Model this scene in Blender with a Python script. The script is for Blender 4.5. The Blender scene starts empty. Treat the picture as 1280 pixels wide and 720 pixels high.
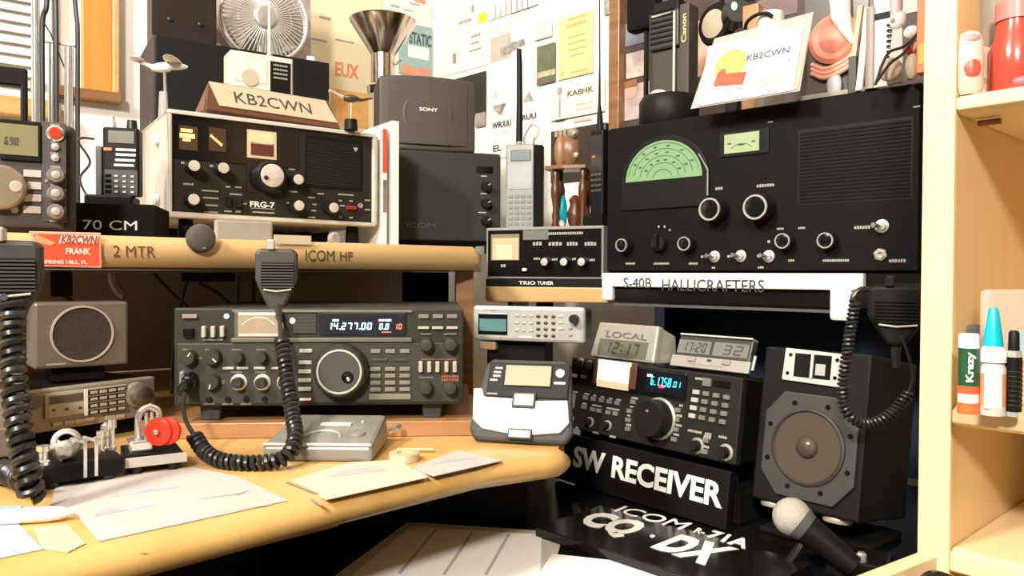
import bpy, math, random
from mathutils import Vector, Matrix, Quaternion
random.seed(7)
SC = bpy.context.scene
COL = SC.collection
R = math.radians
# ---------------------------------------------------------------- camera
cam = bpy.data.cameras.new('camera'); cam.sensor_width = 36.0; cam.lens = 36.0*950/1280; cam.clip_start = .01
co = bpy.data.objects.new('camera', cam); COL.objects.link(co)
co.location = (0, 0, .94)
_f = Vector((0, math.cos(R(.9)), -math.sin(R(.9)))); _u = Vector((0, math.sin(R(.9)), math.cos(R(.9)))); _r = Vector((1, 0, 0))
_c, _s = math.cos(R(.3)), math.sin(R(.3)); _r2 = _r*_c + _u*_s; _u2 = _u*_c - _r*_s
co.rotation_euler = Matrix((_r2, _u2, -_f)).transposed().to_euler()
SC.camera = co
# ---------------------------------------------------------------- world and lights
w = bpy.data.worlds.new('world'); SC.world = w; w.use_nodes = True
bg = w.node_tree.nodes['Background']; bg.inputs[0].default_value = (1, .87, .70, 1); bg.inputs[1].default_value = .05
def area(name, loc, target, size, power, color):
    l = bpy.data.lights.new(name, 'AREA'); l.shape = 'DISK'; l.size = size; l.energy = power; l.color = color
    o = bpy.data.objects.new(name, l); COL.objects.link(o); o.location = loc
    o.rotation_euler = (Vector(target)-Vector(loc)).to_track_quat('-Z', 'Y').to_euler()
area('ceiling_light', (-1.25, -.30, 2.20), (0, 1.0, .9), .32, 36, (1, .93, .82))
area('room_light', (-.50, -1.50, 2.18), (.1, .9, .8), .30, 50, (1, .94, .84))
SC.view_settings.view_transform = 'Standard'; SC.view_settings.look = 'None'
SC.view_settings.exposure = .60; SC.view_settings.gamma = 1.0; SC.view_settings.use_curve_mapping = False

# ---------------------------------------------------------------- materials
MATS = {}
def mat(name, col, rough=.5, metal=0., noise=.06, scale=60., bump=0., emit=0., alpha=1., trans=0., spec=.5, coat=0.):
    if name in MATS: return MATS[name]
    m = bpy.data.materials.new(name); m.use_nodes = True; nt = m.node_tree; N = nt.nodes; L = nt.links
    b = N['Principled BSDF']; b.inputs['Roughness'].default_value = rough; b.inputs['Metallic'].default_value = metal
    b.inputs['Specular IOR Level'].default_value = spec; b.inputs['Coat Weight'].default_value = coat
    c = (*col, 1)
    tc = N.new('ShaderNodeTexCoord'); nz = N.new('ShaderNodeTexNoise'); nz.inputs['Scale'].default_value = scale; nz.inputs['Detail'].default_value = 3
    L.new(tc.outputs['Object'], nz.inputs['Vector'])
    if noise > 0:
        rp = N.new('ShaderNodeValToRGB'); rp.color_ramp.elements[0].position = .3; rp.color_ramp.elements[1].position = .7
        rp.color_ramp.elements[0].color = tuple(max(0, v*(1-noise)) for v in col)+(1,); rp.color_ramp.elements[1].color = tuple(min(1, v*(1+noise)) for v in col)+(1,)
        L.new(nz.outputs['Fac'], rp.inputs['Fac']); L.new(rp.outputs['Color'], b.inputs['Base Color'])
    else: b.inputs['Base Color'].default_value = c
    if bump > 0:
        bp = N.new('ShaderNodeBump'); bp.inputs['Strength'].default_value = bump; bp.inputs['Distance'].default_value = .002
        L.new(nz.outputs['Fac'], bp.inputs['Height']); L.new(bp.outputs['Normal'], b.inputs['Normal'])
    if emit > 0:
        b.inputs['Emission Color'].default_value = c; b.inputs['Emission Strength'].default_value = emit
    b.inputs['Alpha'].default_value = alpha; b.inputs['Transmission Weight'].default_value = trans
    MATS[name] = m; return m
def wood(name, c1, c2, rough=.35, sx=3., sy=40., coat=.3, rot=0.):
    m = bpy.data.materials.new(name); m.use_nodes = True; nt = m.node_tree; N = nt.nodes; L = nt.links
    b = N['Principled BSDF']; b.inputs['Roughness'].default_value = rough; b.inputs['Coat Weight'].default_value = coat; b.inputs['Coat Roughness'].default_value = .25
    tc = N.new('ShaderNodeTexCoord'); mp = N.new('ShaderNodeMapping'); mp.inputs['Scale'].default_value = (sx, sy, sy); mp.inputs['Rotation'].default_value = (0, 0, rot)
    nz = N.new('ShaderNodeTexNoise'); nz.inputs['Scale'].default_value = 1.6; nz.inputs['Detail'].default_value = 6; nz.inputs['Distortion'].default_value = .6
    rp = N.new('ShaderNodeValToRGB'); rp.color_ramp.elements[0].position = .3; rp.color_ramp.elements[1].position = .72
    rp.color_ramp.elements[0].color = (*c2, 1); rp.color_ramp.elements[1].color = (*c1, 1)
    L.new(tc.outputs['Object'], mp.inputs['Vector']); L.new(mp.outputs['Vector'], nz.inputs['Vector']); L.new(nz.outputs['Fac'], rp.inputs['Fac']); L.new(rp.outputs['Color'], b.inputs['Base Color'])
    MATS[name] = m; return m
BLK = mat('black_plastic', (.0065, .0056, .005), .5, spec=.2)
BLKG = mat('gloss_black', (.007, .0065, .0065), .15)
BLKM = mat('matte_black', (.008, .007, .0062), .8, spec=.12, bump=.2, scale=300)
KNOB = mat('knob_black', (.009, .0085, .008), .4)
RUB = mat('cord_rubber', (.016, .015, .015), .32)
CHA = mat('charcoal_panel', (.040, .038, .033), .5)
FRGP = mat('receiver_panel', (.018, .0155, .0115), .5, spec=.3)
ICP = mat('transceiver_panel', (.034, .0315, .0235), .5, spec=.2)
ICD = mat('transceiver_dark', (.040, .038, .030), .5)
S40M = mat('crackle_black', (.0062, .0048, .0043), .6, bump=.08, scale=400, spec=.12)
R71P = mat('shortwave_panel', (.0155, .015, .0125), .5, spec=.25)
SIL = mat('brushed_silver', (.66, .64, .60), .32, .55)
CHR = mat('chrome', (.80, .79, .77), .14, .78, noise=.02)
GREY = mat('grey_plastic', (.30, .27, .235), .45)
GREYL = mat('light_grey_plastic', (.55, .51, .44), .5)
CREAM = mat('cream_enamel', (.58, .54, .46), .4)
WHT = mat('white_paint', (.86, .84, .79), .6, noise=.02)
WHTG = mat('white_gloss', (.82, .81, .79), .25, noise=.02)
PRINT = mat('white_print', (.80, .77, .70), .6, noise=.0)
PRINTD = mat('dim_print', (.38, .36, .31), .6, noise=.0)
DARKINK = mat('dark_ink', (.05, .045, .04), .7, noise=.0)
PAPER = mat('paper', (.47, .435, .415), .8, noise=.03, scale=25, bump=.1)
PAPERB = mat('bluish_paper', (.46, .50, .52), .7, noise=.08, scale=18)
PAPERC = mat('cream_paper', (.58, .47, .31), .8, noise=.05, scale=14)
PINE = wood('pine_edge', (.64, .43, .21), (.54, .34, .14), .34, 2., 30.)
PINE2 = wood('pine_desk', (.62, .385, .14), (.52, .30, .085), .32, 14., 2.5, rot=R(42))
BRWN = wood('brown_wood', (.34, .16, .06), (.20, .085, .03), .4, 4., 40.)
REDW = wood('red_wood', (.13, .042, .016), (.075, .022, .009), .35, 5., 30.)
ORNG = wood('orange_wood', (.80, .30, .05), (.66, .22, .035), .5, 20., 2.)
BIRCH = wood('birch_veneer', (.80, .57, .30), (.74, .50, .25), .45, 20., 2., coat=.1)
BIRCHE = mat('birch_edge', (.84, .66, .38), .4, noise=.03)
LCDG = mat('lcd_grey', (.30, .30, .21), .25, noise=.03)
LCDD = mat('lcd_dark', (.13, .13, .10), .25, noise=.05)
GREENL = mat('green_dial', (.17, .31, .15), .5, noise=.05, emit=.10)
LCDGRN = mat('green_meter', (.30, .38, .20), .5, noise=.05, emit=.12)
VFD = mat('blue_digits', (.45, .80, 1.0), .5, noise=0, emit=2.6)
VFDR = mat('red_digits', (1.0, .12, .06), .5, noise=0, emit=1.6)
CYAN = mat('cyan_digits', (.05, .75, .85), .5, noise=0, emit=1.4)
AMBER = mat('amber_glow', (1.0, .30, .07), .5, noise=0, emit=4.)
REDG = mat('red_plastic', (.80, .045, .02), .3)
REDC = mat('red_card', (.86, .085, .035), .45, noise=.12, scale=30)
TEALP = mat('teal_plastic', (.0, .42, .55), .35)
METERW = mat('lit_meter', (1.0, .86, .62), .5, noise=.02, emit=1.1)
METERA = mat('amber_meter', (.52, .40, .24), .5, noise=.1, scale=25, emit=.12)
SCREENT = mat('teal_screen', (.09, .20, .20), .3, noise=.1, emit=.10)
GLASSY = mat('clear_plastic', (.92, .90, .86), .12, noise=0, alpha=.28)
CONE = mat('woofer_cone', (.060, .040, .027), .6, noise=.08)
BLUEB = mat('navy_board', (.010, .022, .050), .6)
PINK = mat('skin_pink', (.72, .40, .30), .6, noise=.15, scale=30)

# ---------------------------------------------------------------- mesh helpers
class MB:
    def __init__(s): s.v = []; s.f = []
    def add(s, v, f):
        k = len(s.v); s.v += [tuple(p) for p in v]; s.f += [tuple(i+k for i in q) for q in f]; return s
    def box(s, x0, y0, z0, x1, y1, z1):
        x0, x1 = min(x0, x1), max(x0, x1); y0, y1 = min(y0, y1), max(y0, y1); z0, z1 = min(z0, z1), max(z0, z1)
        return s.add([(x0,y0,z0),(x1,y0,z0),(x1,y1,z0),(x0,y1,z0),(x0,y0,z1),(x1,y0,z1),(x1,y1,z1),(x0,y1,z1)],
                     [(0,3,2,1),(4,5,6,7),(0,1,5,4),(1,2,6,5),(2,3,7,6),(3,0,4,7)])
    def hexa(s, b, t):       # 4 bottom, 4 top points, counter-clockwise from above
        return s.add(list(b)+list(t), [(0,3,2,1),(4,5,6,7),(0,1,5,4),(1,2,6,5),(2,3,7,6),(3,0,4,7)])
    def lathe(s, prof, o=(0,0,0), d=(0,-1,0), n=20, caps=True):
        d = Vector(d).normalized(); a = d.orthogonal().normalized(); b = d.cross(a); o = Vector(o); v = []; f = []
        for r, t in prof:
            for k in range(n):
                an = 2*math.pi*k/n; v.append(o+d*t+(a*math.cos(an)+b*math.sin(an))*r)
        for j in range(len(prof)-1):
            for k in range(n):
                k2 = (k+1) % n; f.append((j*n+k, j*n+k2, (j+1)*n+k2, (j+1)*n+k))
        if caps:
            f.append(tuple(range(n-1, -1, -1))); f.append(tuple((len(prof)-1)*n+k for k in range(n)))
        return s.add(v, f)
    def cyl(s, p0, p1, r0, r1=None, n=12):
        p0 = Vector(p0); p1 = Vector(p1); r1 = r0 if r1 is None else r1
        return s.lathe([(r0, 0), (r1, (p1-p0).length)], p0, p1-p0, n)
    def tube(s, pts, r, n=8):
        pts = [Vector(p) for p in pts]; v = []; f = []; t = (pts[1]-pts[0]).normalized(); a = t.orthogonal().normalized()
        for i, p in enumerate(pts):
            t2 = (pts[min(i+1, len(pts)-1)]-pts[max(i-1, 0)]).normalized()
            a = (a-t2*a.dot(t2)).normalized(); b = t2.cross(a)
            rr = r[i] if isinstance(r, (list, tuple)) else r
            for k in range(n):
                an = 2*math.pi*k/n; v.append(p+(a*math.cos(an)+b*math.sin(an))*rr)
        for j in range(len(pts)-1):
            for k in range(n):
                k2 = (k+1) % n; f.append((j*n+k, j*n+k2, (j+1)*n+k2, (j+1)*n+k))
        f.append(tuple(range(n-1, -1, -1))); f.append(tuple((len(pts)-1)*n+k for k in range(n)))
        return s.add(v, f)
    def prism(s, poly, y0, y1):      # polygon in x,z (counter-clockwise seen from -y), extruded y0 to y1
        n = len(poly); v = [(x, y0, z) for x, z in poly]+[(x, y1, z) for x, z in poly]
        f = [tuple(range(n)), tuple(range(2*n-1, n-1, -1))]+[(i, n+i, n+(i+1) % n, (i+1) % n) for i in range(n)]
        return s.add(v, f)
    def slab(s, poly, z0, z1):       # polygon in x,y extruded in z
        n = len(poly); v = [(x, y, z0) for x, y in poly]+[(x, y, z1) for x, y in poly]
        f = [tuple(range(n-1, -1, -1)), tuple(range(n, 2*n))]+[(i, (i+1) % n, n+(i+1) % n, n+i) for i in range(n)]
        return s.add(v, f)
    def ell(s, c, rx, ry, rz, n=16, m=10):
        v = []; f = []; c = Vector(c)
        for j in range(m+1):
            th = math.pi*j/m
            for k in range(n):
                ph = 2*math.pi*k/n; v.append((c.x+rx*math.sin(th)*math.cos(ph), c.y+ry*math.sin(th)*math.sin(ph), c.z+rz*math.cos(th)))
        for j in range(m):
            for k in range(n):
                k2 = (k+1) % n; f.append((j*n+k, (j+1)*n+k, (j+1)*n+k2, j*n+k2))
        return s.add(v, f)
    def ring(s, c, d, R0, r, n=28, m=8):   # torus
        pts = []; d = Vector(d).normalized(); a = d.orthogonal().normalized(); b = d.cross(a); c = Vector(c); v = []; f = []
        for k in range(n):
            an = 2*math.pi*k/n; e = a*math.cos(an)+b*math.sin(an)
            for j in range(m):
                bn = 2*math.pi*j/m; v.append(c+e*(R0+r*math.cos(bn))+d*(r*math.sin(bn)))
        for k in range(n):
            for j in range(m):
                k2 = (k+1) % n; j2 = (j+1) % m; f.append((k*m+j, k2*m+j, k2*m+j2, k*m+j2))
        return s.add(v, f)
    def build(s, name, m, parent=None, bevel=0., smooth=False, seg=2):
        v = s.v; loc = None
        if parent is None and v:
            xs = [p[0] for p in v]; ys = [p[1] for p in v]; zs = [p[2] for p in v]
            loc = Vector(((min(xs)+max(xs))/2, (min(ys)+max(ys))/2, min(zs))); v = [(p[0]-loc.x, p[1]-loc.y, p[2]-loc.z) for p in v]
        me = bpy.data.meshes.new(name); me.from_pydata(v, [], s.f); me.update()
        import bmesh
        bm = bmesh.new(); bm.from_mesh(me); bmesh.ops.remove_doubles(bm, verts=bm.verts, dist=1e-6); bmesh.ops.recalc_face_normals(bm, faces=bm.faces); bm.to_mesh(me); bm.free()
        me.materials.append(m)
        o = bpy.data.objects.new(name, me); COL.objects.link(o)
        if parent is not None: o.parent = parent
        if loc is not None: o.location = loc
        if smooth:
            for p in me.polygons: p.use_smooth = True
            try: me.set_sharp_from_angle(angle=R(38))
            except Exception: pass
        if bevel > 0:
            b = o.modifiers.new('bevel', 'BEVEL'); b.width = bevel; b.segments = seg; b.limit_method = 'ANGLE'; b.angle_limit = R(40)
        return o
def tag(o, label=None, cat=None, group=None, kind=None):
    if label: o['label'] = label
    if cat: o['category'] = cat
    if group: o['group'] = group
    if kind: o['kind'] = kind
    return o
def thing(name, label, cat, loc=(0,0,0), yaw=0., tilt=0., group=None):
    o = bpy.data.objects.new(name, None); COL.objects.link(o); o.empty_display_size = .02
    o.location = (tuple(loc)+(0,))[:3]; o.rotation_euler = (tilt, 0, yaw); return tag(o, label, cat, group)
def bx(name, p, m, u0, v0, u1, v1, y0, y1, bevel=0.):
    return MB().box(u0, y0, v0, u1, y1, v1).build(name, m, p, bevel)
def bc(name, p, m, c, w_, h_, prot, bevel=.0006, back=.001, y=0.):
    return bx(name, p, m, c[0]-w_/2, c[1]-h_/2, c[0]+w_/2, c[1]+h_/2, y-prot, y+back, bevel)
def knob(p, c, r, h, m=None, cap=None, capr=.72, name='knob', ptr=None, skirt=None, y=0., n=24):
    m = m or KNOB
    k = MB().lathe([(r*1.0, 0), (r, h*.15), (r*.94, h*.85), (r*.84, h)], (c[0], y, c[1]), (0,-1,0), n).build(name, m, p, 0, True)
    if skirt: MB().lathe([(skirt[0], 0), (skirt[0], h*.15), (r*1.02, h*.22)], (c[0], y, c[1]), (0,-1,0), n).build('knob_skirt', skirt[1], k, 0, True)
    if cap: MB().lathe([(r*capr, 0), (r*capr*.97, .0012), (r*capr*.6, .0016)], (c[0], y-h, c[1]), (0,-1,0), n).build('knob_cap', cap, k, 0, True)
    if ptr is not None:
        a = R(ptr); dx, dz = math.sin(a), math.cos(a)
        MB().cyl((c[0]+dx*r*.25, y-h-.0004, c[1]+dz*r*.25), (c[0]+dx*r*.8, y-h-.0004, c[1]+dz*r*.8), r*.08, n=6).build('pointer', PRINT, k)
    return k
def annulus(p, c, r0, r1, m, name, y0=-.0005, y1=-.0015, n=32):
    return MB().lathe([(r0, -y0), (r1, -y0), (r1, -y1), (r0, -y1), (r0, -y0)], (c[0], 0, c[1]), (0,-1,0), n, caps=False).build(name, m, p, 0, True)
def lever(p, c, h_, m=None, up=1, name='toggle_switch'):
    k = MB().lathe([(.005, 0), (.005, .002), (.0035, .002), (.0035, .005)], (c[0], 0, c[1]), (0,-1,0), 12).build(name, SIL, p, 0, True)
    MB().cyl((c[0], -.004, c[1]), (c[0], -.004-h_*.8, c[1]+up*h_*.55), .0012, .0022, 8).build('lever', m or CHR, k, 0, True)
    return k
def legend(p, rows, m=None, h_=.0022, y=-.0006, name='legend_print'):
    """unreadably small panel print: short marks, one mesh"""
    b = MB()
    for r_ in rows:
        u, v, wd = r_[:3]; hh = r_[3] if len(r_) > 3 else h_
        n = max(1, round(wd/(hh*.9))); st = wd/n
        for i in range(n):
            b.box(u-wd/2+i*st, y, v-hh/2, u-wd/2+(i+.72)*st, y+.0005, v+hh/2*(1 if i % 3 else .8))
    return tag(b.build(name, m or PRINT, p), kind='stuff')
def text(p, s, u0, v0, u1, v1, m, y=-.0008, name='lettering', bold=.0, shear=0., ext=.0004, plane='xz'):
    cu = bpy.data.curves.new('txt', 'FONT'); cu.body = s; cu.size = 1; cu.offset = bold; cu.extrude = .01; cu.shear = shear; cu.resolution_u = 3
    ob = bpy.data.objects.new('txt', cu); COL.objects.link(ob)
    dg = bpy.context.evaluated_depsgraph_get(); me = bpy.data.meshes.new_from_object(ob.evaluated_get(dg)); bpy.data.objects.remove(ob)
    xs = [v.co.x for v in me.vertices]; ys = [v.co.y for v in me.vertices]; x0, x1, y0, y1 = min(xs), max(xs), min(ys), max(ys)
    for v in me.vertices:
        a = (v.co.x-x0)/(x1-x0)*(u1-u0)+u0; b_ = (v.co.y-y0)/(y1-y0)*(v1-v0)+v0; e = ext if v.co.z > 0 else 0
        v.co = (a, y-e, b_) if plane == 'xz' else (a, b_, y+e)
    me.update(); me.materials.clear(); me.materials.append(m)
    o = bpy.data.objects.new(name, me); COL.objects.link(o); o.parent = p; return o
SEG = {'0':'abcdef','1':'bc','2':'abged','3':'abgcd','4':'fgbc','5':'afgcd','6':'afgedc','7':'abc','8':'abcdefg','9':'abcdfg','L':'fed','-':'g',' ':''}
def digits(p, s, u0, v0, u1, v1, m, y=-.001, sl=.12, name='digits', th=.13):
    b = MB(); n = sum(1 if ch not in '.:' else .35 for ch in s); cw = (u1-u0)/n; x = u0; H = v1-v0
    for ch in s:
        if ch in '.:':
            for zz in ((0,) if ch == '.' else (H*.25, H*.65)):
                b.box(x+cw*.05, y, v0+zz, x+cw*.05+H*th, y+.0004, v0+zz+H*th)
            x += cw*.35; continue
        W_ = cw*.74; t = H*th
        for q in SEG[ch]:
            r_ = {'a':(t*.6,H-t,W_-t*.6,H),'g':(t*.6,H/2-t/2,W_-t*.6,H/2+t/2),'d':(t*.6,0,W_-t*.6,t),'f':(0,H/2+t*.3,t,H-t*.4),'b':(W_-t,H/2+t*.3,W_,H-t*.4),'e':(0,t*.4,t,H/2-t*.3),'c':(W_-t,t*.4,W_,H/2-t*.3)}[q]
            k = lambda z: sl*z
            b.add([(x+r_[0]+k(r_[1]),y,v0+r_[1]),(x+r_[2]+k(r_[1]),y,v0+r_[1]),(x+r_[2]+k(r_[3]),y,v0+r_[3]),(x+r_[0]+k(r_[3]),y,v0+r_[3])],[(0,1,2,3)])
        x += cw
    return tag(b.build(name, m, p), kind='stuff')
def spline(pts, n=8):
    P_ = [Vector(p) for p in pts]; P_ = [P_[0]*2-P_[1]]+P_+[P_[-1]*2-P_[-2]]; out = []
    for i in range(1, len(P_)-2):
        a, b, c, d = P_[i-1:i+3]
        for k in range(n):
            t = k/n; out.append(.5*((2*b)+(c-a)*t+(2*a-5*b+4*c-d)*t*t+(3*b-a-3*c+d)*t**3))
    out.append(P_[-2]); return out
def coil(pts, R0, r, pitch, n=6, per=10):
    """helix of wire radius r wound at radius R0 around a path"""
    P_ = spline(pts, 24); L = [0]
    for i in range(1, len(P_)): L.append(L[-1]+(P_[i]-P_[i-1]).length)
    tot = L[-1]; N_ = int(tot/pitch*per); out = []; a = None; j = 0
    for i in range(N_+1):
        d = tot*i/N_
        while j < len(P_)-2 and L[j+1] < d: j += 1
        t = (P_[j+1]-P_[j]).normalized(); q = P_[j]+(P_[j+1]-P_[j])*((d-L[j])/max(1e-9, L[j+1]-L[j]))
        a = t.orthogonal().normalized() if a is None else (a-t*a.dot(t)).normalized()
        b = t.cross(a); an = 2*math.pi*i/per; out.append(q+(a*math.cos(an)+b*math.sin(an))*R0)
    return MB().tube(out, r, n)
def copy_tree(o, parent=None):
    c = o.copy(); COL.objects.link(c)
    if parent is not None: c.parent = parent
    for ch in list(o.children): copy_tree(ch, c)
    return c
# ================================================================ setting
def struct(name, b, m, bevel=0., parent=None): return tag(b.build(name, m, parent, bevel), kind='structure')
struct('floor', MB().box(-3, -2.6, -.05, 2.6, 3.2, 0), mat('dark_carpet', (.05, .035, .028), .9, bump=.5, scale=250))
struct('ceiling', MB().box(-3, -2.6, 2.4, 2.6, 3.2, 2.45), mat('ceiling_paint', (.82, .79, .73), .8))
WALLP = mat('wall_paint', (.86, .845, .81), .75, noise=.02, scale=8, bump=.05)
_wl, _wr = Vector((-.799, -.602)), Vector((.707, -.707)); _c0 = Vector((-.215, 2.05)); _nl = Vector((-.602, .799)); _nr = Vector((.707, .707))
def wallb(a, b, n): return MB().slab([tuple(a), tuple(b), tuple(b+n*.06), tuple(a+n*.06)], 0, 2.4)
struct('wall_left', wallb(_c0+_wl*3.1, _c0, _nl), WALLP)
struct('wall_right', wallb(_c0, _c0+_wr*2.6, _nr), WALLP)
# window with a lowered blind, on the left wall
WLt = ((-1.4135,1.147,0),0.6458,0,)
win = thing('window_1', None, None, *WLt); win['kind'] = 'structure'
(wu0, wv0), (wu1, wv1) = (0.4593,1.2853), (0.5887,1.305)
bx('window_frame', win, WHTG, wu1-.004, wv0-.01, wu1+.028, 2.15, -.035, 0, .002)
bx('window_frame', win, WHTG, wu0-.40, 2.11, wu1+.028, 2.15, -.03, 0, .002)
bx('pane', win, mat('night_glass', (.05, .06, .07), .08), wu0-.40, wv0-.02, wu1, 2.11, -.008, 0)
bx('sill', win, wood('tan_sill', (.62, .40, .16), (.50, .30, .10), .4), wu0-.42, wv0-.045, wu1+.04, wv0-.01, -.05, 0, .003)
_sl = None
for i in range(37):
    z = wv0+.004+i*.0205
    if _sl is None:
        _sl = MB().hexa([(wu0-.40,-.030,-.0125),(wu1-.004,-.030,-.0125),(wu1-.004,-.012,.0135),(wu0-.40,-.012,.0135)],
                        [(wu0-.40,-.0315,-.0115),(wu1-.004,-.0315,-.0115),(wu1-.004,-.0135,.0145),(wu0-.40,-.0135,.0145)]).build('blind_slat', WHT, win); o = _sl
    else: o = _sl.copy(); COL.objects.link(o)
    o.location.z = z
# orange wooden casing board right of the window
(cu0, cv0), (cu1, _) = (0.6702,1.311), (0.736,1.3209)
cas = thing('trim_1', None, None, *WLt); cas['kind'] = 'structure'
bx('casing_board', cas, ORNG, cu0, cv0, cu1-.012, 2.2, -.022, 0, .002)
bx('casing_edge', cas, wood('tan_edge', (.66, .42, .2), (.55, .33, .14), .45), cu1-.012, cv0, cu1, 2.2, -.03, 0, .002)
bx('sill_board', cas, BRWN, cu0-.09, cv0-.02, cu1+.004, cv0, -.035, 0, .002)

# ================================================================ shelf, desks
sh = thing('hutch_shelf', 'long varnished pine shelf with rounded front edge and stick-on band labels', 'shelf', (-0.4508,0.84,0.948),0.6112,0)
SW_ = (0.4966,0.035)[0]
def yawpt(o, yaw, u, y): return (o[0]+u*math.cos(yaw)-y*math.sin(yaw), o[1]+u*math.sin(yaw)+y*math.cos(yaw))
prof = [(.010, 0), (.003, .006), (0, .0135), (0, .0215), (.003, .029), (.010, .035)]
def edge_slab(poly_front, back, prof, z0):
    """board: front polyline with a rounded nose profile (offset, height), closed by the back points"""
    n = len(poly_front); v = []; f = []; fr = [Vector(p) for p in poly_front]; nrm = []
    for i in range(n):
        d = (fr[min(i+1, n-1)]-fr[max(i-1, 0)]).normalized(); nrm.append(Vector((-d.y, d.x)))
    for off, h in prof:
        for i in range(n): q = fr[i]+nrm[i]*off; v.append((q.x, q.y, z0+h))
    m = len(prof)
    for j in range(m-1):
        for i in range(n-1): f.append((j*n+i, j*n+i+1, (j+1)*n+i+1, (j+1)*n+i))
    k = len(v); v += [(p[0], p[1], z0+prof[0][1]) for p in back]; v += [(p[0], p[1], z0+prof[-1][1]) for p in back]; nb = len(back)
    f.append(tuple(range(n))+tuple(range(k, k+nb)))
    f.append(tuple(range((m-1)*n, m*n))+tuple(range(k+nb, k+2*nb)))
    f.append(tuple(j*n+n-1 for j in range(m))+(k+nb, k)); f.append((k+nb-1, k+2*nb-1)+tuple(j*n for j in range(m-1, -1, -1)))
    for i in range(nb-1): f.append((k+i, k+i+1, k+nb+i+1, k+nb+i))
    b = MB(); b.add(v, f); return b
b = edge_slab([(-.42, 0), (SW_-.012, 0), (SW_-.003, .004), (SW_, .014)], [(SW_+.262, .41), (SW_+.20, .66), (SW_-.15, .68), (-.42, .62)], prof, 0)
b.build('shelf_board', PINE, sh, 0, True)
text(sh, '2 MTR', 0.0088,0.0115, 0.0517,0.0238, mat('brown_ink', (.10, .05, .02), .7, noise=0))
text(sh, 'ICOM', 0.228,0.0105, 0.2666,0.024, mat('green_ink', (.03, .07, .012), .7, noise=0))
text(sh, 'HF', 0.2742,0.0118, 0.2919,0.0226, MATS['brown_ink'], bold=.01)
bx('back_panel', sh, mat('under_shelf_shade', (.42, .40, .34), .7), -.42, -.186, SW_+.20, -.0004, .60, .612)  # added board: its grey stands in for shade on the wall below the shelf
bx('label_strip', sh, PAPERC, 0.1879,0.0311, 0.2351,0.0421, -.0015, .001)
# dark knob screwed to the shelf edge
t = thing('hook_knob', 'dark round plastic knob screwed onto the pine shelf edge', 'knob', (-0.4508,0.84,0.948),0.6112,0)
c = (0.1005,0.0345)
MB().lathe([(.0165, 0), (.0170, .004), (.0150, .010), (.010, .012)], (c[0], -.0006, c[1]), (0, -1, 0), 24).build('disc', mat('grey_rubber', (.075, .062, .052), .6), t, 0, True)
MB().lathe([(.0022, 0), (.0018, .0012)], (c[0]+.002, -.011, c[1]-.011), (0, -1, 0), 10).build('screw', CHR, t, 0, True)
# wooden upright at the right end of the shelf
o = MB().hexa([(-.085,1.15,.76),(-.058,1.15,.76),(-.09,1.55,.76),(-.117,1.55,.76)], [(-.085,1.15,.9475),(-.058,1.15,.9475),(-.09,1.55,.9475),(-.117,1.55,.9475)]).build('shelf_upright', BRWN, None, .001)
tag(o, 'brown wooden upright carrying the right end of the pine shelf', 'board')
o = MB().box(0, 0, 0, .02, .5, .188).build('shelf_upright', BRWN, None, .001); o.location = (-.80, .60, .7595); o.rotation_euler.z = R(30)
tag(o, 'brown wooden upright carrying the left end of the pine shelf', 'board')
# pine desk
dk = thing('writing_desk', 'honey-coloured pine desktop with worn rounded front edge, in front of the transceiver', 'desk', (0, 0, .734))
prof2 = [(.016, 0), (.006, .003), (.001, .009), (0, .014), (.003, .020), (.014, .026)]
fr = [(-.62, .17), (-0.253,0.4894,0.76)[:2], (-0.1351,0.6124,0.76)[:2], (-0.0294,0.7154,0.76)[:2], (.035, .752), (.053, .765), (.062, .785)]
edge_slab(fr, [(.066, .95), (.066, 1.66), (-.40, 1.80), (-1.10, 1.27), (-1.05, .5)], prof2, 0).build('desktop', PINE2, dk, 0, True)
MB().box(0, .012, -.017, .075, .04, 0).build('apron', BRWN, dk).location = (0, 0, 0)
bpy.data.objects['apron'].matrix_local = Matrix.Translation(((-0.1994,0.611,0.725)[0], (-0.1994,0.611,0.725)[1], 0)) @ Matrix.Rotation(R(43), 4, 'Z')
MB().box(-.62, .9, -.734, -.58, 1.2, 0).build('leg', BRWN, dk); MB().box(-.30, .9, -.089, .02, 1.3, 0).build('support_block', BLKM, dk)
# low black desk
ld = thing('low_desk', 'low gloss-black desk below the pine desktop, lit papers on top', 'desk', (0, 0, 0))
MB().slab([(-.55, .62), (-.20, .62), (.22, .50), (.325, .625), (.66, .99), (.10, 1.55), (-.55, 1.25)], .62, .645).build('desktop', BLKG, ld, .002)
for p in ((-.5, .72), (.2, .6), (.5, 1.05), (-.2, 1.3)): MB().box(p[0]-.02, p[1]-.02, 0, p[0]+.02, p[1]+.02, .62).build('leg', BLKM, ld)

# ================================================================ posters and cards on the walls
def card(name, label, PT, rect, m, group='cards pinned to the wall', cat='card', th=.0015, lift=.0):
    t = thing(name, label, cat, *PT, group=group)
    u0, v0, u1, v1 = rect; o = bx('sheet', t, m, u0, v0, u1, v1, -.001-lift-th, -.001-lift); return t, -.001-lift-th
GINK = mat('grey_ink', (.30, .27, .24), .7, noise=0); OINK = mat('orange_ink', (.74, .28, .12), .7, noise=0)
IVORY = mat('ivory_card', (.84, .79, .70), .7, noise=.02, scale=10); WCARD = mat('white_card', (.86, .83, .77), .7, noise=.02, scale=10)
t, y = card('wall_card', 'large cream poster with orange EUX lettering behind the black box', WLt, (1.147,1.298, 1.3444,1.7259), mat('cream_poster', (.84, .72, .50), .7, noise=.06, scale=6))
text(t, 'EUX', 1.2197,1.4306, 1.2827,1.4659, OINK, y-.0006, bold=.03)
text(t, '73', 1.2229,1.3585, 1.2468,1.3757, OINK, y-.0006)
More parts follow.
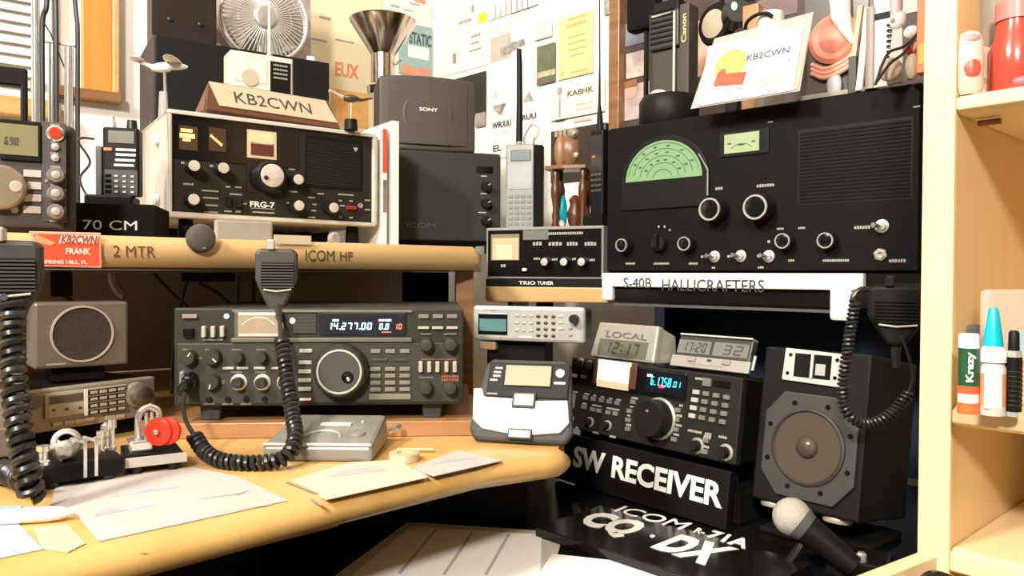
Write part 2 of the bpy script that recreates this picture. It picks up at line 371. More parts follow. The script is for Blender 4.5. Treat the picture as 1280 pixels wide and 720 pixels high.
legend(t, [(*(1.1934,1.5666), .03, .006), (*(1.1778,1.5102), .04, .004), (*(1.2447,1.5199), .05, .004)], GINK, y=y-.0006)
bx('orange_panel', t, mat('orange_print', (.80, .42, .13), .7, noise=.08), 1.2104,1.3097, 1.3094,1.3988, y-.0005, y)
t, y = card('wall_card', 'ivory sheet left of the wall corner, red and grey print', WLt, (1.3498,1.4415, 1.4912,1.7621), IVORY, lift=.002)
legend(t, [(*(1.3839,1.636), .025, .006), (*(1.4416,1.6533), .03, .004), (*(1.4234,1.6334), .03, .003)], GINK, y=y-.0006)
bx('red_emblem', t, mat('faded_red', (.62, .28, .18), .7), 1.4416,1.659, 1.4731,1.6747, y-.0005, y)
t, y = card('wall_card', 'teal-blue card with dark letters and white bar, behind the steel cone lamp', WLt, (1.3936,1.4651, 1.4919,1.6006), mat('teal_card', (.28, .42, .43), .6), lift=.005)
text(t, 'STATIC', 1.4237,1.548, 1.4904,1.5793, mat('navy_ink', (.03, .09, .12), .7, noise=0), y-.0006, bold=.02)
bx('white_bar', t, WCARD, 1.4202,1.5122, 1.483,1.5438, y-.0005, y); bx('red_bar', t, MATS['faded_red'], 1.4006,1.4642, 1.4874,1.489, y-.0006, y)
WRt = ((-0.215,2.05,0),-0.7854,0,)
t, y = card('wall_card', 'white card with a lime green sticker, top left of the right-hand wall', WRt, (0.0258,1.4651, 0.2985,1.6614), IVORY)
bx('lime_sticker', t, mat('lime', (.58, .68, .04), .6), 0.1818,1.5724, 0.2132,1.5968, y-.0005, y)
legend(t, [(*(0.1324,1.5908), .05, .008), (*(0.1745,1.5459), .035, .008), (*(0.1709,1.5281), .03, .005), (*(0.171,1.5105), .045, .005), (*(0.1628,1.618), .012, .02), (*(0.0939,1.5057), .02, .03)], GINK, y=y-.0006)
t, y = card('wall_card', 'ivory card with tall dark strokes at the very top of the right-hand wall', WRt, (0.2206,1.5704, 0.3879,1.6554), WCARD, lift=.003)
_s0 = (0.2436,1.5714); _s1 = (0.372,1.5669)
for i in range(7):
    u = _s0[0]+(_s1[0]-_s0[0])*(i+.1)/7; vv = _s0[1]+(_s1[1]-_s0[1])*(i)/7*.6
    bx('stroke', t, GINK, u, vv, u+(.004 if i > 1 else .003), vv+(.032 if i != 1 else .016), y-.0005, y)
t, y = card('wall_card', 'black photograph behind the small satellite speaker, on the right-hand wall', WRt, (0.0981,1.3446, 0.2128,1.4494), mat('black_photo', (.02, .017, .016), .4), lift=.003)
bx('pale_patch', t, mat('grey_photo', (.30, .27, .25), .6, noise=.3, scale=40), 0.1761,1.3134, 0.2128,1.3482, y-.0005, y)
t, y = card('wall_card', 'tall white card with a dark emblem and W9UUU call letters', WRt, (0.2259,1.2276, 0.3838,1.527), WCARD)
text(t, 'W9UUU', 0.2355,1.3015, 0.3011,1.3169, DARKINK, y-.0006, bold=.03); text(t, 'RUU', 0.3381,1.3083, 0.3835,1.3215, DARKINK, y-.0006, bold=.03)
text(t, 'EL', 0.2388,1.2456, 0.268,1.261, DARKINK, y-.0006, bold=.02)
GPH = mat('grey_print', (.34, .31, .29), .7, noise=.5, scale=60)
b = MB(); _e = [(0.2619,1.4772), (0.293,1.4758), (0.3134,1.4812), (0.3466,1.4862), (0.3432,1.501), (0.2983,1.5011), (0.2927,1.5215), (0.2874,1.4962), (0.2617,1.4943)]
b.prism(_e, y-.0006, y).build('emblem', GPH, t)
_e = [(0.238,1.3494), (0.2664,1.3305), (0.2836,1.3595), (0.2379,1.3593)]; MB().prism(_e, y-.0006, y).build('sketch', GPH, t)
_e = [(0.341,1.3505), (0.3749,1.3498), (0.3605,1.3779)]; MB().prism(_e, y-.0006, y).build('sketch', GPH, t)
legend(t, [(*(0.2649,1.5422), .06, .006), (*(0.2484,1.387), .02, .02), (*(0.2806,1.2898), .03, .005)], mat('pale_ink', (.60, .56, .50), .7, noise=0), y=y-.0006)
t, y = card('wall_card', 'small green and brown landscape photo card on the right-hand wall', WRt, (0.3875,1.3835, 0.4439,1.4716), mat('olive_photo', (.13, .15, .09), .4, noise=.2, scale=30), lift=.003)
bx('straw_band', t, mat('straw', (.55, .46, .28), .6, noise=.3, scale=90), 0.388,1.3987, 0.4438,1.4114, y-.0005, y); bx('brown_band', t, mat('umber', (.16, .12, .08), .5), 0.3881,1.3825, 0.444,1.3887, y-.0005, y)
t, y = card('wall_card', 'large yellow typed sheet on the right-hand wall', WRt, (0.4519,1.3832, 0.5526,1.5193), mat('yellow_sheet', (.86, .74, .32), .7, noise=.04, scale=12), lift=.002)
YI = mat('ochre_ink', (.50, .38, .12), .7, noise=0)
legend(t, [(*(0.5064,1.498), .055, .008), (*(0.5063,1.5121), .055, .004), (*(0.5078,1.4721), .05, .004), (*(0.5079,1.458), .05, .004), (*(0.508,1.4434), .05, .004), (*(0.5082,1.4302), .04, .004), (*(0.5159,1.3934), .05, .005), (*(0.4662,1.396), .008, .012)], YI, y=y-.0006)
t, y = card('wall_card', 'cream card with a stand microphone drawing and KA8HK call letters', WRt, (0.4307,1.294, 0.5867,1.3662), IVORY, lift=.004)
text(t, 'KA8HK', 0.4833,1.3402, 0.5574,1.3533, mat('call_ink', (.16, .13, .09), .7, noise=0), y-.0006, bold=.02)
c = (0.4594,1.3576); MB().lathe([(.0085, .0), (.0085, .0006)], (c[0], y, c[1]), (0, -1, 0), 16).build('microphone_head', GPH, t)
bx('microphone_stem', t, GPH, 0.4575,1.2984, 0.4624,1.3494, y-.0006, y); bx('microphone_foot', t, DARKINK, 0.446,1.2919, 0.4742,1.2942, y-.0006, y)
legend(t, [(*(0.5308,1.3185), .05, .003), (*(0.5309,1.3076), .05, .003), (*(0.5254,1.2843), .05, .004)], PAPERC, y=y-.0006)
t, y = card('wall_card', 'dark brown card with pale print behind the little turned-leg shelf', WRt, (0.4319,1.1514, 0.5658,1.27), mat('dark_brown_card', (.045, .03, .022), .5), lift=.002)
legend(t, [(*(0.4685,1.2631), .05, .014), (*(0.4556,1.23), .015, .006), (*(0.4527,1.2167), .015, .006)], mat('tan_ink', (.45, .34, .24), .7, noise=0), y=y-.0006)
t, y = card('wall_card', 'small grey-printed card above the green photo', WRt, (0.3764,1.4878, 0.4337,1.5264), WCARD, lift=.004)
legend(t, [(*(0.4041,1.5177), .036, .008), (*(0.401,1.5046), .03, .005), (*(0.4011,1.4931), .03, .005)], MATS['pale_ink'], y=y-.0006)
t, y = card('wall_card', 'grey and white scrap at the top beside the photo board', WRt, (0.5834,1.4982, 0.6148,1.558), mat('grey_scrap', (.42, .40, .38), .6, noise=.4, scale=40), lift=.003)

# photo board with brown wooden frame, above the big black receiver
pb = thing('photo_board', 'brown-framed dark photo board on the right-hand wall', 'board', *WRt)
(pu0, pv1), (pu1, pv0) = (0.6151,1.5243), (0.6425,1.2511); pu2 = pu1+.62
bx('frame', pb, BRWN, pu0, 1.05, pu1, 1.95, -.03, -.001, .002); bx('frame', pb, BRWN, pu2, 1.05, pu2+.02, 1.95, -.03, -.001, .002); bx('frame', pb, BRWN, pu0, 1.95, pu2+.02, 1.97, -.03, -.001, .002)
bx('backing', pb, mat('plum_backing', (.075, .045, .045), .5, noise=.4, scale=7), pu1, 1.05, pu2, 1.95, -.008, -.001)
def photo(rect, m, lab=None):
    return bx('photo', pb, m, *rect, -.0095, -.008)
photo((0.643,1.4176, 0.6966,1.4649), mat('blue_photo', (.20, .21, .27), .4, noise=.3, scale=35)); photo((0.6457,1.3506, 0.7011,1.4023), mat('pink_photo', (.60, .50, .45), .4, noise=.25, scale=40))
o = photo((0.6424,1.2645, 0.7037,1.337), mat('pale_photo', (.55, .45, .42), .4, noise=.3, scale=30)); c = (0.6582,1.3235)
MB().lathe([(.016, 0), (.016, .0008)], (c[0], -.0096, c[1]), (0, -1, 0), 14).build('photo_face', PINK, pb); bx('photo_hair', pb, BRWN, c[0]-.016, c[1]+.008, c[0]+.016, c[1]+.022, -.0112, -.0096)
photo((0.7915,1.3246, 0.8647,1.4316), PINK); photo((0.8897,1.3961, 0.9288,1.4599), mat('rust_photo', (.45, .22, .10), .4, noise=.3, scale=30))
photo((0.9342,1.4006, 1.0113,1.4385), mat('mauve_photo', (.22, .15, .15), .4, noise=.3, scale=14)); photo((1.1267,1.3565, 1.2047,1.3909), mat('white_photo', (.72, .68, .63), .4, noise=.2, scale=14))

# ================================================================ things on the left of the shelf
ST = .9835
# tabletop receiver at the far left
t = thing('portable_receiver', 'charcoal table receiver with LCD, bronze tuning knob and red power button', 'radio', (-0.5718,0.8,0.9899),0.5496,-0.0001)
W_, H_ = 0.0866,0.1158
bx('case', t, mat('left_case', (.030, .026, .026), .5), 0, -.006, W_+.012, H_, .004, .085, .006)
bx('front_panel', t, mat('left_panel', (.055, .047, .045), .5), .0, .0, W_, H_-.004, -.003, .01, .003)
bx('control_strip', t, mat('left_strip', (.075, .065, .063), .5), 0.0662,0.0071, 0.0889,0.1163, -.0045, -.003, .001)
d_ = bx('display', t, BLK, 0.0278,0.0713, 0.0653,0.1148, -.006, -.003, .001); bx('screen', d_, mat('olive_lcd', (.24, .22, .12), .2), 0.0279,0.0772, 0.0625,0.1101, -.0066, -.006)
digits(d_, '690', 0.0315,0.0874, 0.045,0.096, MATS['dark_ink'], -.0072)
c = (0.0785,0.1037); k = MB().lathe([(.0088, 0), (.0088, .003), (.0070, .005)], (c[0], -.004, c[1]), (0, -1, 0), 24).build('power_ring', CHR, t, 0, True); MB().lathe([(.0062, 0), (.0058, .0035)], (c[0], -.007, c[1]), (0, -1, 0), 20).build('power_button', REDG, k, 0, True)
for c in ((0.0785,0.0892), (0.0784,0.0771)): MB().lathe([(.0042, 0), (.0038, .003), (.002, .0042)], (c[0], -.0045, c[1]), (0, -1, 0), 14).build('button', SIL, t, 0, True)
for c in ((0.0788,0.0575), (0.0787,0.0376), (0.0786,0.0178)): knob(t, c, .0088, .012, mat('bronze_grey', (.20, .17, .15), .35), SIL, .5, y=-.0045)
for c in ((0.0573,0.0585), (0.0572,0.0455), (0.0572,0.0322), (0.0567,0.0193)): bc('button', t, mat('beige_button', (.50, .45, .41), .45), c, .0165, .0078, .002, y=-.003)
c = (0.041,0.0185); MB().lathe([(.0038, 0), (.0034, .003)], (c[0], -.003, c[1]), (0, -1, 0), 14).build('button', SIL, t, 0, True)
c = (0.0286,0.0414); k = knob(t, c, .0245, .014, mat('bronze', (.42, .33, .23), .35, .7), None, y=-.003, n=36, name='tuning_knob'); MB().lathe([(.006, 0), (.005, .001)], (c[0]+.014, -.0172, c[1]+.001), (0, -1, 0), 14).build('finger_dimple', mat('pale_bronze', (.75, .68, .58), .3, .5), k, 0, True)
legend(t, [(*(0.0784,0.1134), .009, .002), (*(0.0783,0.0944), .008), (*(0.0779,0.0821), .008), (*(0.0786,0.0674), .010), (*(0.0776,0.0475), .007), (*(0.0767,0.008), .007), (*(0.0703,0.0518), .003, .003)], PRINTD, y=-.0052)
_hz = (0.0499,0.1767)[1]
hb = MB(); u1_ = (0.0528,0.1772)[0]
hb.box(-.01, .02, _hz-.020, u1_, .035, _hz).box(u1_-.007, .02, H_-.004, u1_, .035, _hz-.015).build('carry_handle', BLK, t, .002)
# chrome boom arms with cables behind it
bs = thing('boom_arm', 'pair of chrome boom arm tubes with black cables, left of the orange casing', 'stand', (0, 0, 0))
MB().tube([(-0.6881,1.1,1.3679), (-0.6879,1.1,1.173), (*((-0.6879,1.1,1.173))[:2], ST+.02)], .0055, 12).build('tube', CHR, bs, 0, True)
MB().tube([(-0.6693,1.11,1.2737), (-0.6697,1.11,1.1753), (*((-0.6697,1.11,1.1753))[:2], ST+.02)], .0060, 12).build('tube', CHR, bs, 0, True)
MB().tube([(-0.646,1.11,1.2681), (-0.6464,1.11,1.1754), (*((-0.6464,1.11,1.1754))[:2], ST+.02)], .0060, 12).build('tube', CHR, bs, 0, True)
MB().tube([(-0.6778,1.105,1.2756), (-0.6339,1.105,1.269)], .0022, 8).build('brace', CHR, bs, 0, True)
MB().tube(spline([(-0.6648,1.09,1.3641), (-0.6661,1.09,1.321), (-0.6719,1.09,1.2961), (-0.6724,1.09,1.1937), (*((-0.6724,1.09,1.1937))[:2], ST+.03)]), .0036, 8).build('cable', RUB, bs, 0, True)
MB().tube(spline([(-0.6594,1.1,1.3681), (-0.6586,1.1,1.2765), (*((-0.6608,1.105,1.1973))[:2], ST+.03)]), .0036, 8).build('cable', RUB, bs, 0, True)
MB().tube(spline([(-0.6312,1.095,1.3663), (-0.6268,1.095,1.315), (-0.6246,1.095,1.2865), (-0.625,1.095,1.1723), (*((-0.625,1.095,1.1723))[:2], ST+.03)]), .0032, 8).build('cable', RUB, bs, 0, True)
MB().tube(spline([(-0.6685,1.09,1.2961), (-0.6632,1.1,1.2788), (-0.6538,1.115,1.237)]), .0010, 6).build('wire', RUB, bs, 0, True)
_a = Vector((-0.6608,1.105,1.1973)); MB().box(_a.x-.055, _a.y-.04, ST, _a.x+.05, _a.y+.04, ST+.03).build('base', BLKM, bs, .003)
# handheld transceiver in its charger with the 70 CM label
t = thing('handheld_transceiver', 'small black handheld transceiver with orange key, in the 70 CM charger block', 'radio', (-0.5385,1,1.0441),0.2646,-0.0004)
W_, H_ = 0.0437,0.0895
bx('body', t, BLK, 0, .0, W_, H_, 0, .028, .003)
d_ = bx('display', t, mat('ht_lcd', (.16, .15, .12), .25), 0.0071,0.0685, 0.038,0.0846, -.001, .002); bx('keypad_plate', t, CHA, 0.0022,-0.0004, 0.0423,0.0332, -.0008, .002, .0006)
bc('orange_key', t, mat('orange_plastic', (.85, .22, .08), .4), (0.0067,0.0597), .010, .004, .002)
for yy in [(0.0282,0.0599), (0.0282,0.0533), (0.0274,0.0462), (0.0258,0.0395)]: bc('key', t, PRINT, yy, .024, .0032, .0012, .0003)
_ka, _kb = (0.007,0.0252), (0.0362,0.0043)
for i in range(4):
    for j in range(4): bc('key', t, BLKG if i == 0 else mat('ht_key', (.05, .045, .05), .4), (_ka[0]+(_kb[0]-_ka[0])*i/3, _ka[1]+(_kb[1]-_ka[1])*j/3), .0072, .0045, .0014, .0004)
legend(t, [(_ka[0]+(_kb[0]-_ka[0])*i/3, _ka[1]+(_kb[1]-_ka[1])*j/3, .004, .0022) for i in (1, 2, 3) for j in range(4)], PRINT, y=-.0019)
MB().lathe([(.007, 0), (.006, .012)], (W_*.75, .014, H_), (0, 0, 1), 16).build('volume_knob', KNOB, t, 0, True); MB().lathe([(.005, 0), (.005, .007), (.003, .010), (.003, .016)], (W_*.2, .014, H_), (0, 0, 1), 16).build('antenna_socket', SIL, t, 0, True)
bx('side_grip', t, mat('grip_grey', (.12, .12, .12), .5), -.009, -.004, -.001, H_*.72, .002, .022, .002)
o_, yw = (t.location.copy(), t.rotation_euler.z)
t2 = thing('charger_block', 'black charger block lettered 70 CM below the small handheld', 'charger', (o_.x-.002, o_.y-.05, ST), yw)
bx('block', t2, BLKM, -.022, 0, .088, .0455, 0, .10, .003); bx('cup', t2, BLK, -.006, .0455, .052, .0605, .042, .092, .003)
a_, b_ = (0.0036,-0.042), (0.0615,-0.0319)
text(t2, '70 CM', .004, .012, .066, .024, WHTG)
MB().lathe([(.005, 0), (.004, .004)], (-.012, -.0005, .010), (0, -1, 0), 14).build('knob', GREY, t2, 0, True)
o = MB().tube(spline([(-0.5714,1.04,1.124), (-0.5878,1.04,1.1253), (-0.5976,1.05,1.1202), (-0.5881,1.06,1.0956), (-0.6021,1.06,1.0705), (-0.5662,1.03,1.0291)]), .0016, 6).build('headset_wire', RUB, None, 0, True); tag(o, 'thin black wire looping left of the small handheld', 'wire')
t = thing('plug_adapter', 'chrome plug adapter lying beside the charger block', 'plug', (o_.x-.045, o_.y-.045, ST))
MB().cyl((0, 0, .006), (.020, -.006, .018), .005, .004, 12).build('barrel', CHR, t, 0, True); MB().cyl((.0, 0, .006), (-.014, .002, .006), .006, .006, 12).build('sleeve', BLK, t, 0, True)

# ================================================================ big black box behind, with things on it
bxr = thing('speaker_box', 'large dark box standing behind the grey-cased communications receiver', 'box', (-0.643,1.36,0.9836),0.576,0)
W_, H_ = 0.324,0.3845
bx('cabinet', bxr, mat('box_side', (.050, .040, .036), .7, bump=.1, scale=120), 0, 0, W_, H_, .004, .17, .003); bx('front_panel', bxr, mat('box_front', (.009, .0075, .0075), .7, spec=.2), .006, .004, W_, H_-.002, -.004, .004, .002)
BT = .983+H_
t = thing('small_speaker', 'small dark brown speaker box on the left of the big dark box', 'speaker', (*((-0.6652,1.4,1.3808))[:2], BT), R(33))
bx('cabinet', t, mat('maroon_side', (.10, .045, .04), .5), 0, 0, .115, .12, .003, .045, .004); bx('front_panel', t, mat('brown_front', (.022, .014, .012), .7, spec=.2), .002, 0, .115, .12, -.003, .003, .002)
for c in ((.033, .045), (.086, .045)): MB().lathe([(.005, 0), (.005, .002), (.003, .003)], (c[0], -.003, c[1]), (0, -1, 0), 12).build('screw', KNOB, t, 0, True)
# fan
fc = Vector((-0.5027,1.545,1.4567))
fan = thing('desk_fan', 'round silver desk fan on top of the big dark box', 'fan', (fc.x, fc.y, BT), R(28))
fz = fc.z-BT; FR = .084
PL = mat('clear_blade', (.60, .57, .53), .3, .3)
MB().ring((0, 0, fz), (0, 1, 0), FR, .0035, 48).build('guard_ring', SIL, fan, 0, True); MB().ring((0, .02, fz), (0, 1, 0), FR, .003, 48).build('guard_ring', SIL, fan, 0, True)
MB().ring((0, -.006, fz), (0, 1, 0), FR*.62, .0015, 40).build('guard_ring', SIL, fan, 0, True)
_sp = None
for i in range(56):
    if _sp is None: _sp = MB().tube([(.022, -.014, 0), (FR*.6, -.012, 0), (FR, 0, 0)], .0015, 5).build('guard_spoke', SIL, fan, 0, True); q = _sp
    else: q = _sp.copy(); COL.objects.link(q)
    q.location = (0, 0, fz); q.rotation_euler = (0, 2*math.pi*i/56, 0)
MB().lathe([(.024, 0), (.024, .006), (.021, .009), (.017, .0095)], (0, -.010, fz), (0, -1, 0), 32).build('hub_badge', mat('satin_silver', (.60, .57, .53), .35, .8), fan, 0, True)
for i in range(4):
    a = i*math.pi/2+.5; b = MB(); v = []
    for j in range(7):
        r_ = .02+.06*j/6; w_ = .35+.12*j/6
        v += [(r_*math.cos(a-w_), .004+.012, fz+r_*math.sin(a-w_)), (r_*math.cos(a+w_), .004, fz+r_*math.sin(a+w_))]
    v2 = [(x, y_+.0015, z_) for x, y_, z_ in v]; n_ = len(v)
    f = []
    for j in range(6): f += [(2*j, 2*j+1, 2*j+3, 2*j+2), (n_+2*j+2, n_+2*j+3, n_+2*j+1, n_+2*j)]
    f += [(0, n_, n_+1, 1), (n_-2, n_-1, 2*n_-1, 2*n_-2)]
    for j in range(6): f += [(2*j, 2*j+2, n_+2*j+2, n_+2*j), (2*j+1, n_+2*j+1, n_+2*j+3, 2*j+3)]
    b.add(v+v2, f); b.build('blade', PL, fan, 0, True)
MB().lathe([(.022, 0), (.022, .05), (.012, .06)], (0, .022, fz), (0, 1, 0), 24).build('motor', GREYL, fan, 0, True)
MB().cyl((0, .05, 0.008), (0, .05, fz-.015), .010, .008, 14).build('stem', SIL, fan, 0, True); MB().lathe([(.055, 0), (.055, .005), (.02, .012)], (0, .05, 0), (0, 0, 1), 28).build('base', GREYL, fan, 0, True)
for s_ in (-1, 1):
    MB().box(s_*.092-.008, -.004, fz-.082, s_*.092+.008, .004, fz-.062).build('corner_clip', WHTG, fan, .002)
o = MB().box(-.105, .0, 0, .105, .004, .24).build('wall_print', mat('lilac_print', (.42, .32, .31), .6, noise=.25, scale=9), None); o.location = Vector((fc.x-.03, fc.y+.078, BT)); o.rotation_euler = (0, 0, R(36))
tag(o, 'faded lilac picture panel standing behind the silver desk fan', 'picture')
# steel cone torch lamp
lc = Vector((-0.2861,1.68,1.4489))
t = thing('cone_lamp', 'polished steel cone uplighter lamp behind the small satellite speaker', 'lamp', (lc.x, lc.y, ST))
STL = mat('polished_steel', (.62, .55, .47), .16, 1.)
k = .00177
MB().lathe([(15*k, (lc.z-ST)-14*k), (41*k, (lc.z-ST)+26*k), (41.6*k, (lc.z-ST)+28*k), (39*k, (lc.z-ST)+28*k), (13*k, (lc.z-ST)-13*k)], (0, 0, 0), (0, 0, 1), 40, caps=False).build('cone_shade', STL, t, 0, True)
MB().lathe([(15*k, 0), (15*k, 38*k), (14*k, 39*k), (0.001, 39*k)], (0, 0, (lc.z-ST)-52*k), (0, 0, 1), 28).build('lamp_holder', STL, t, 0, True)
MB().lathe([(19*k, 0), (20*k, 10*k), (15*k, 14*k)], (0, 0, (lc.z-ST)-64*k), (0, 0, 1), 28).build('collar', STL, t, 0, True)
MB().cyl((0, 0, .01), (0, 0, (lc.z-ST)-60*k), .010, .010, 16).build('stem', STL, t, 0, True); MB().lathe([(.055, 0), (.055, .008), (.03, .012)], (0, 0, 0), (0, 0, 1), 32).build('base', STL, t, 0, True)
MB().cyl((15*k, -.004, (lc.z-ST)-26*k), (24*k, -.01, (lc.z-ST)-20*k), .003, .003, 10).build('switch', CHR, t, 0, True)
# ================================================================ communications receiver in grey case (FRG-7)
frg = thing('communications_receiver', 'wide receiver in pale grey case with black front, two glowing dials and big silver knob', 'radio', (-0.4886,1.08,1.0211),0.6179,0.0003)
W_, H_ = 0.3218,0.154
CASE = mat('pale_grey_case', (.54, .51, .45), .45)
b = MB(); b.box(0, 0, 0, W_, .285, .006).box(0, 0, H_-.006, W_, .285, H_).box(0, 0, .006, .006, .285, H_-.006).box(W_-.006, 0, .006, W_, .285, H_-.006).box(.006, .27, .006, W_-.006, .285, H_-.006)
b.build('case', CASE, frg, .0025)
bx('front_panel', frg, FRGP, .006, .006, W_-.006, H_-.006, .006, .03)
bx('dial_band', frg, BLKG, 0.0033,0.0855, 0.1907,0.1522, .0045, .007)
bx('dial_block', frg, BLKG, 0.1101,0.0435, 0.1648,0.1028, .0046, .007, .002)
bx('speaker_grille', frg, BLK, 0.1999,0.0575, 0.2987,0.1403, .0045, .008, .001)
u0, v0, u1, v1 = (0.2012,0.0591, 0.2973,0.1385)
b = MB()
for i in range(22): b.box(u0+.004, .0035, v0+.004+i*(v1-v0-.008)/22, u1-.004, .0045, v0+.004+(i+.45)*(v1-v0-.008)/22)
tag(b.build('grille_mesh', mat('grille_dark', (.012, .011, .011), .6), frg), kind='stuff')
c = (0.2859,0.1247); MB().prism([(c[0]-.004, c[1]+.003), (c[0], c[1]-.004), (c[0]+.004, c[1]+.003)], .0025, .0035).build('emblem', SIL, frg)
w1 = bx('dial_window', frg, mat('dial_dark', (.06, .035, .02), .3), 0.0157,0.098, 0.0409,0.1327, .0035, .0046)
for r_ in ((0.0165,0.1155, 0.0367,0.1215), (0.0179,0.124, 0.0333,0.1281), (0.0203,0.1108, 0.0309,0.114)): bx('glow', w1, AMBER, *r_, .0028, .0036)
w2 = bx('dial_window', frg, MATS['dial_dark'], 0.0564,0.1003, 0.0804,0.1347, .0035, .0046)
_a = (0.0584,0.1237); _b = (0.0755,0.1099); dx, dz = _b[0]-_a[0], _b[1]-_a[1]
for i in range(6): bx('glow', w2, AMBER, _a[0]+dx*i/6, _a[1]+dz*i/6-.0035, _a[0]+dx*(i+.8)/6, _a[1]+dz*i/6, .0028, .0036)
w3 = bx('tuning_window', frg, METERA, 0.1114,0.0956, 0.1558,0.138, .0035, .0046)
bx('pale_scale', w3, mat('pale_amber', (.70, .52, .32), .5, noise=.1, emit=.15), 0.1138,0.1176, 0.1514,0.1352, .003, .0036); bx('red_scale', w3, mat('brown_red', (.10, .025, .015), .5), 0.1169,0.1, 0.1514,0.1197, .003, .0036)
FK = mat('spun_silver', (.74, .71, .66), .3, .45)
for p_ in ((0.0312,0.0735), (0.0715,0.0737), (0.0307,0.0257), (0.1829,0.0658), (0.1839,0.0259), (0.2402,0.0257)):
    knob(frg, p_, .0095 if p_[0] < .25 else .0085, .024, KNOB, FK, .82, y=.006)
c = (0.1425,0.0684); k = knob(frg, c, .0245, .024, KNOB, None, y=.006, n=36, name='tuning_knob')
MB().lathe([(.0175, 0), (.0172, .0015), (.016, .002)], (c[0], -.018, c[1]), (0, -1, 0), 32).build('knob_cap', FK, k, 0, True); MB().lathe([(.0035, 0), (.003, .002)], (c[0]-.010, -.0198, c[1]-.004), (0, -1, 0), 10).build('finger_hole', KNOB, k)
for p_ in ((0.0841,0.0284), (0.0991,0.0272)): bx('slide_switch', frg, BLKG, p_[0]-.0038, p_[1]-.0075, p_[0]+.0038, p_[1]+.0075, .000, .007, .001)
c = (0.2953,0.0337); MB().lathe([(.004, 0), (.004, .003), (.0025, .003), (.002, .002)], (c[0], .006, c[1]), (0, -1, 0), 16).build('phone_jack', GREY, frg, 0, True)
c = (0.2785,0.0291); bx('red_switch', frg, mat('dark_red', (.30, .02, .015), .4), c[0]-.008, c[1]-.003, c[0]+.008, c[1]+.003, 0, .007, .0008)
text(frg, 'FRG-7', 0.1161,0.0213, 0.1538,0.0305, PRINT, y=.0055, bold=.03)
legend(frg, [(*(0.0311,0.0957), .023, .0032), (*(0.0714,0.095), .008, .003), (*(0.0976,0.1134), .008), (*(0.021,0.0794), .005, .003), (*(0.0606,0.0786), .005, .003), (*(0.0289,0.0494), .014, .0032),
  (*(0.0588,0.0417), .024), (*(0.0596,0.0313), .022), (*(0.0606,0.0207), .018), (*(0.0596,0.0105), .020), (*(0.0841,0.0495), .007), (*(0.0991,0.0498), .010), (*(0.0957,0.039), .018), (*(0.0841,0.0131), .011), (*(0.0988,0.0134), .008), (*(0.1088,0.0259), .006),
  (*(0.136,0.02), .036, .0012), (*(0.1368,0.014), .034), (*(0.1786,0.1134), .014), (*(0.1786,0.1071), .004, .004), (*(0.1809,0.0837), .010), (*(0.1828,0.049), .014), (*(0.1746,0.031), .004), (*(0.2125,0.0418), .012), (*(0.2274,0.0488), .011), (*(0.2175,0.0314), .007), (*(0.2165,0.0212), .008), (*(0.2126,0.0105), .013),
  (*(0.2704,0.0501), .027), (*(0.2611,0.0398), .006), (*(0.2795,0.0403), .006), (*(0.3085,0.0434), .010), (*(0.3085,0.0278), .010), (*(0.2612,0.0132), .006), (*(0.2795,0.0131), .006), (*(0.2646,0.0319), .009)], PRINTD, h_=.0024, y=.0052)
for z_ in (.030, H_-.035):
    for y_ in (.07,): MB().lathe([(.0085, 0), (.0085, .005), (.005, .008), (.002, .0085)], (0, y_, z_), (-1, 0, 0), 18).build('side_boss', WHTG, frg, 0, True)
for u_ in (.03, W_-.03):
    for y_ in (.03, .25): MB().lathe([(.012, 0), (.010, H_*0+.0375)], (u_, y_, -.0375), (0, 0, 1), 16).build('foot', BLKM, frg, 0, True)
FT = .9835+.0375+H_   # top of the receiver
# items under it on the shelf
o = MB().box(0, 0, 0, .075, .01, .028).build('cable_clip', GREY, None, .003); o.location = (*((-0.3564,1.01,0.9979))[:2], ST); o.rotation_euler.z = R(35); tag(o, 'grey metal clip strip under the grey-cased receiver', 'clip')
t = thing('shelf_button', 'small grey round knob on the shelf edge above the green lettering', 'knob', ((-0.2334,1.01,0.9873)), R(35)); MB().lathe([(.0078, 0), (.0078, .008), (.006, .011)], (0, .012, .002), (0, -1, 0), 20).build('cap', GREY, t, 0, True); MB().cyl((0, .012, .002), (0, .03, -.005), .003).build('shank', SIL, t)

# plaque with call letters
t = thing('call_sign_plaque', 'engraved tan plaque reading KB2CWN on a wooden wedge, on the grey-cased receiver', 'sign', (-0.4396,1.12,1.1888),0.7024,-0.5068)
W_, H_ = 0.1994,0.0434
MB().prism([(-.012, -.009), (W_+.004, -.010), (W_-.005, H_+.003), (.001, H_+.003)], .0005, .008).build('wood_front', REDW, t, .001)
MB().hexa([(-.012,.008,-.004),(W_+.004,.008,-.005),(W_+.004,.045,.018),(-.012,.045,.018)], [(.001,.008,H_+.003),(W_-.005,.008,H_+.003),(W_-.005,.014,H_),(.001,.014,H_)]).build('wedge', REDW, t)
pl = MB().prism([(.009, 0), (W_, 0), (W_-.012, H_), (0, H_)], -.0012, .0005).build('name_plate', mat('tan_brass', (.62, .50, .36), .38, .25), t)
text(pl, 'KB2CWN', .034, .010, .157, .031, DARKINK, y=-.0014)
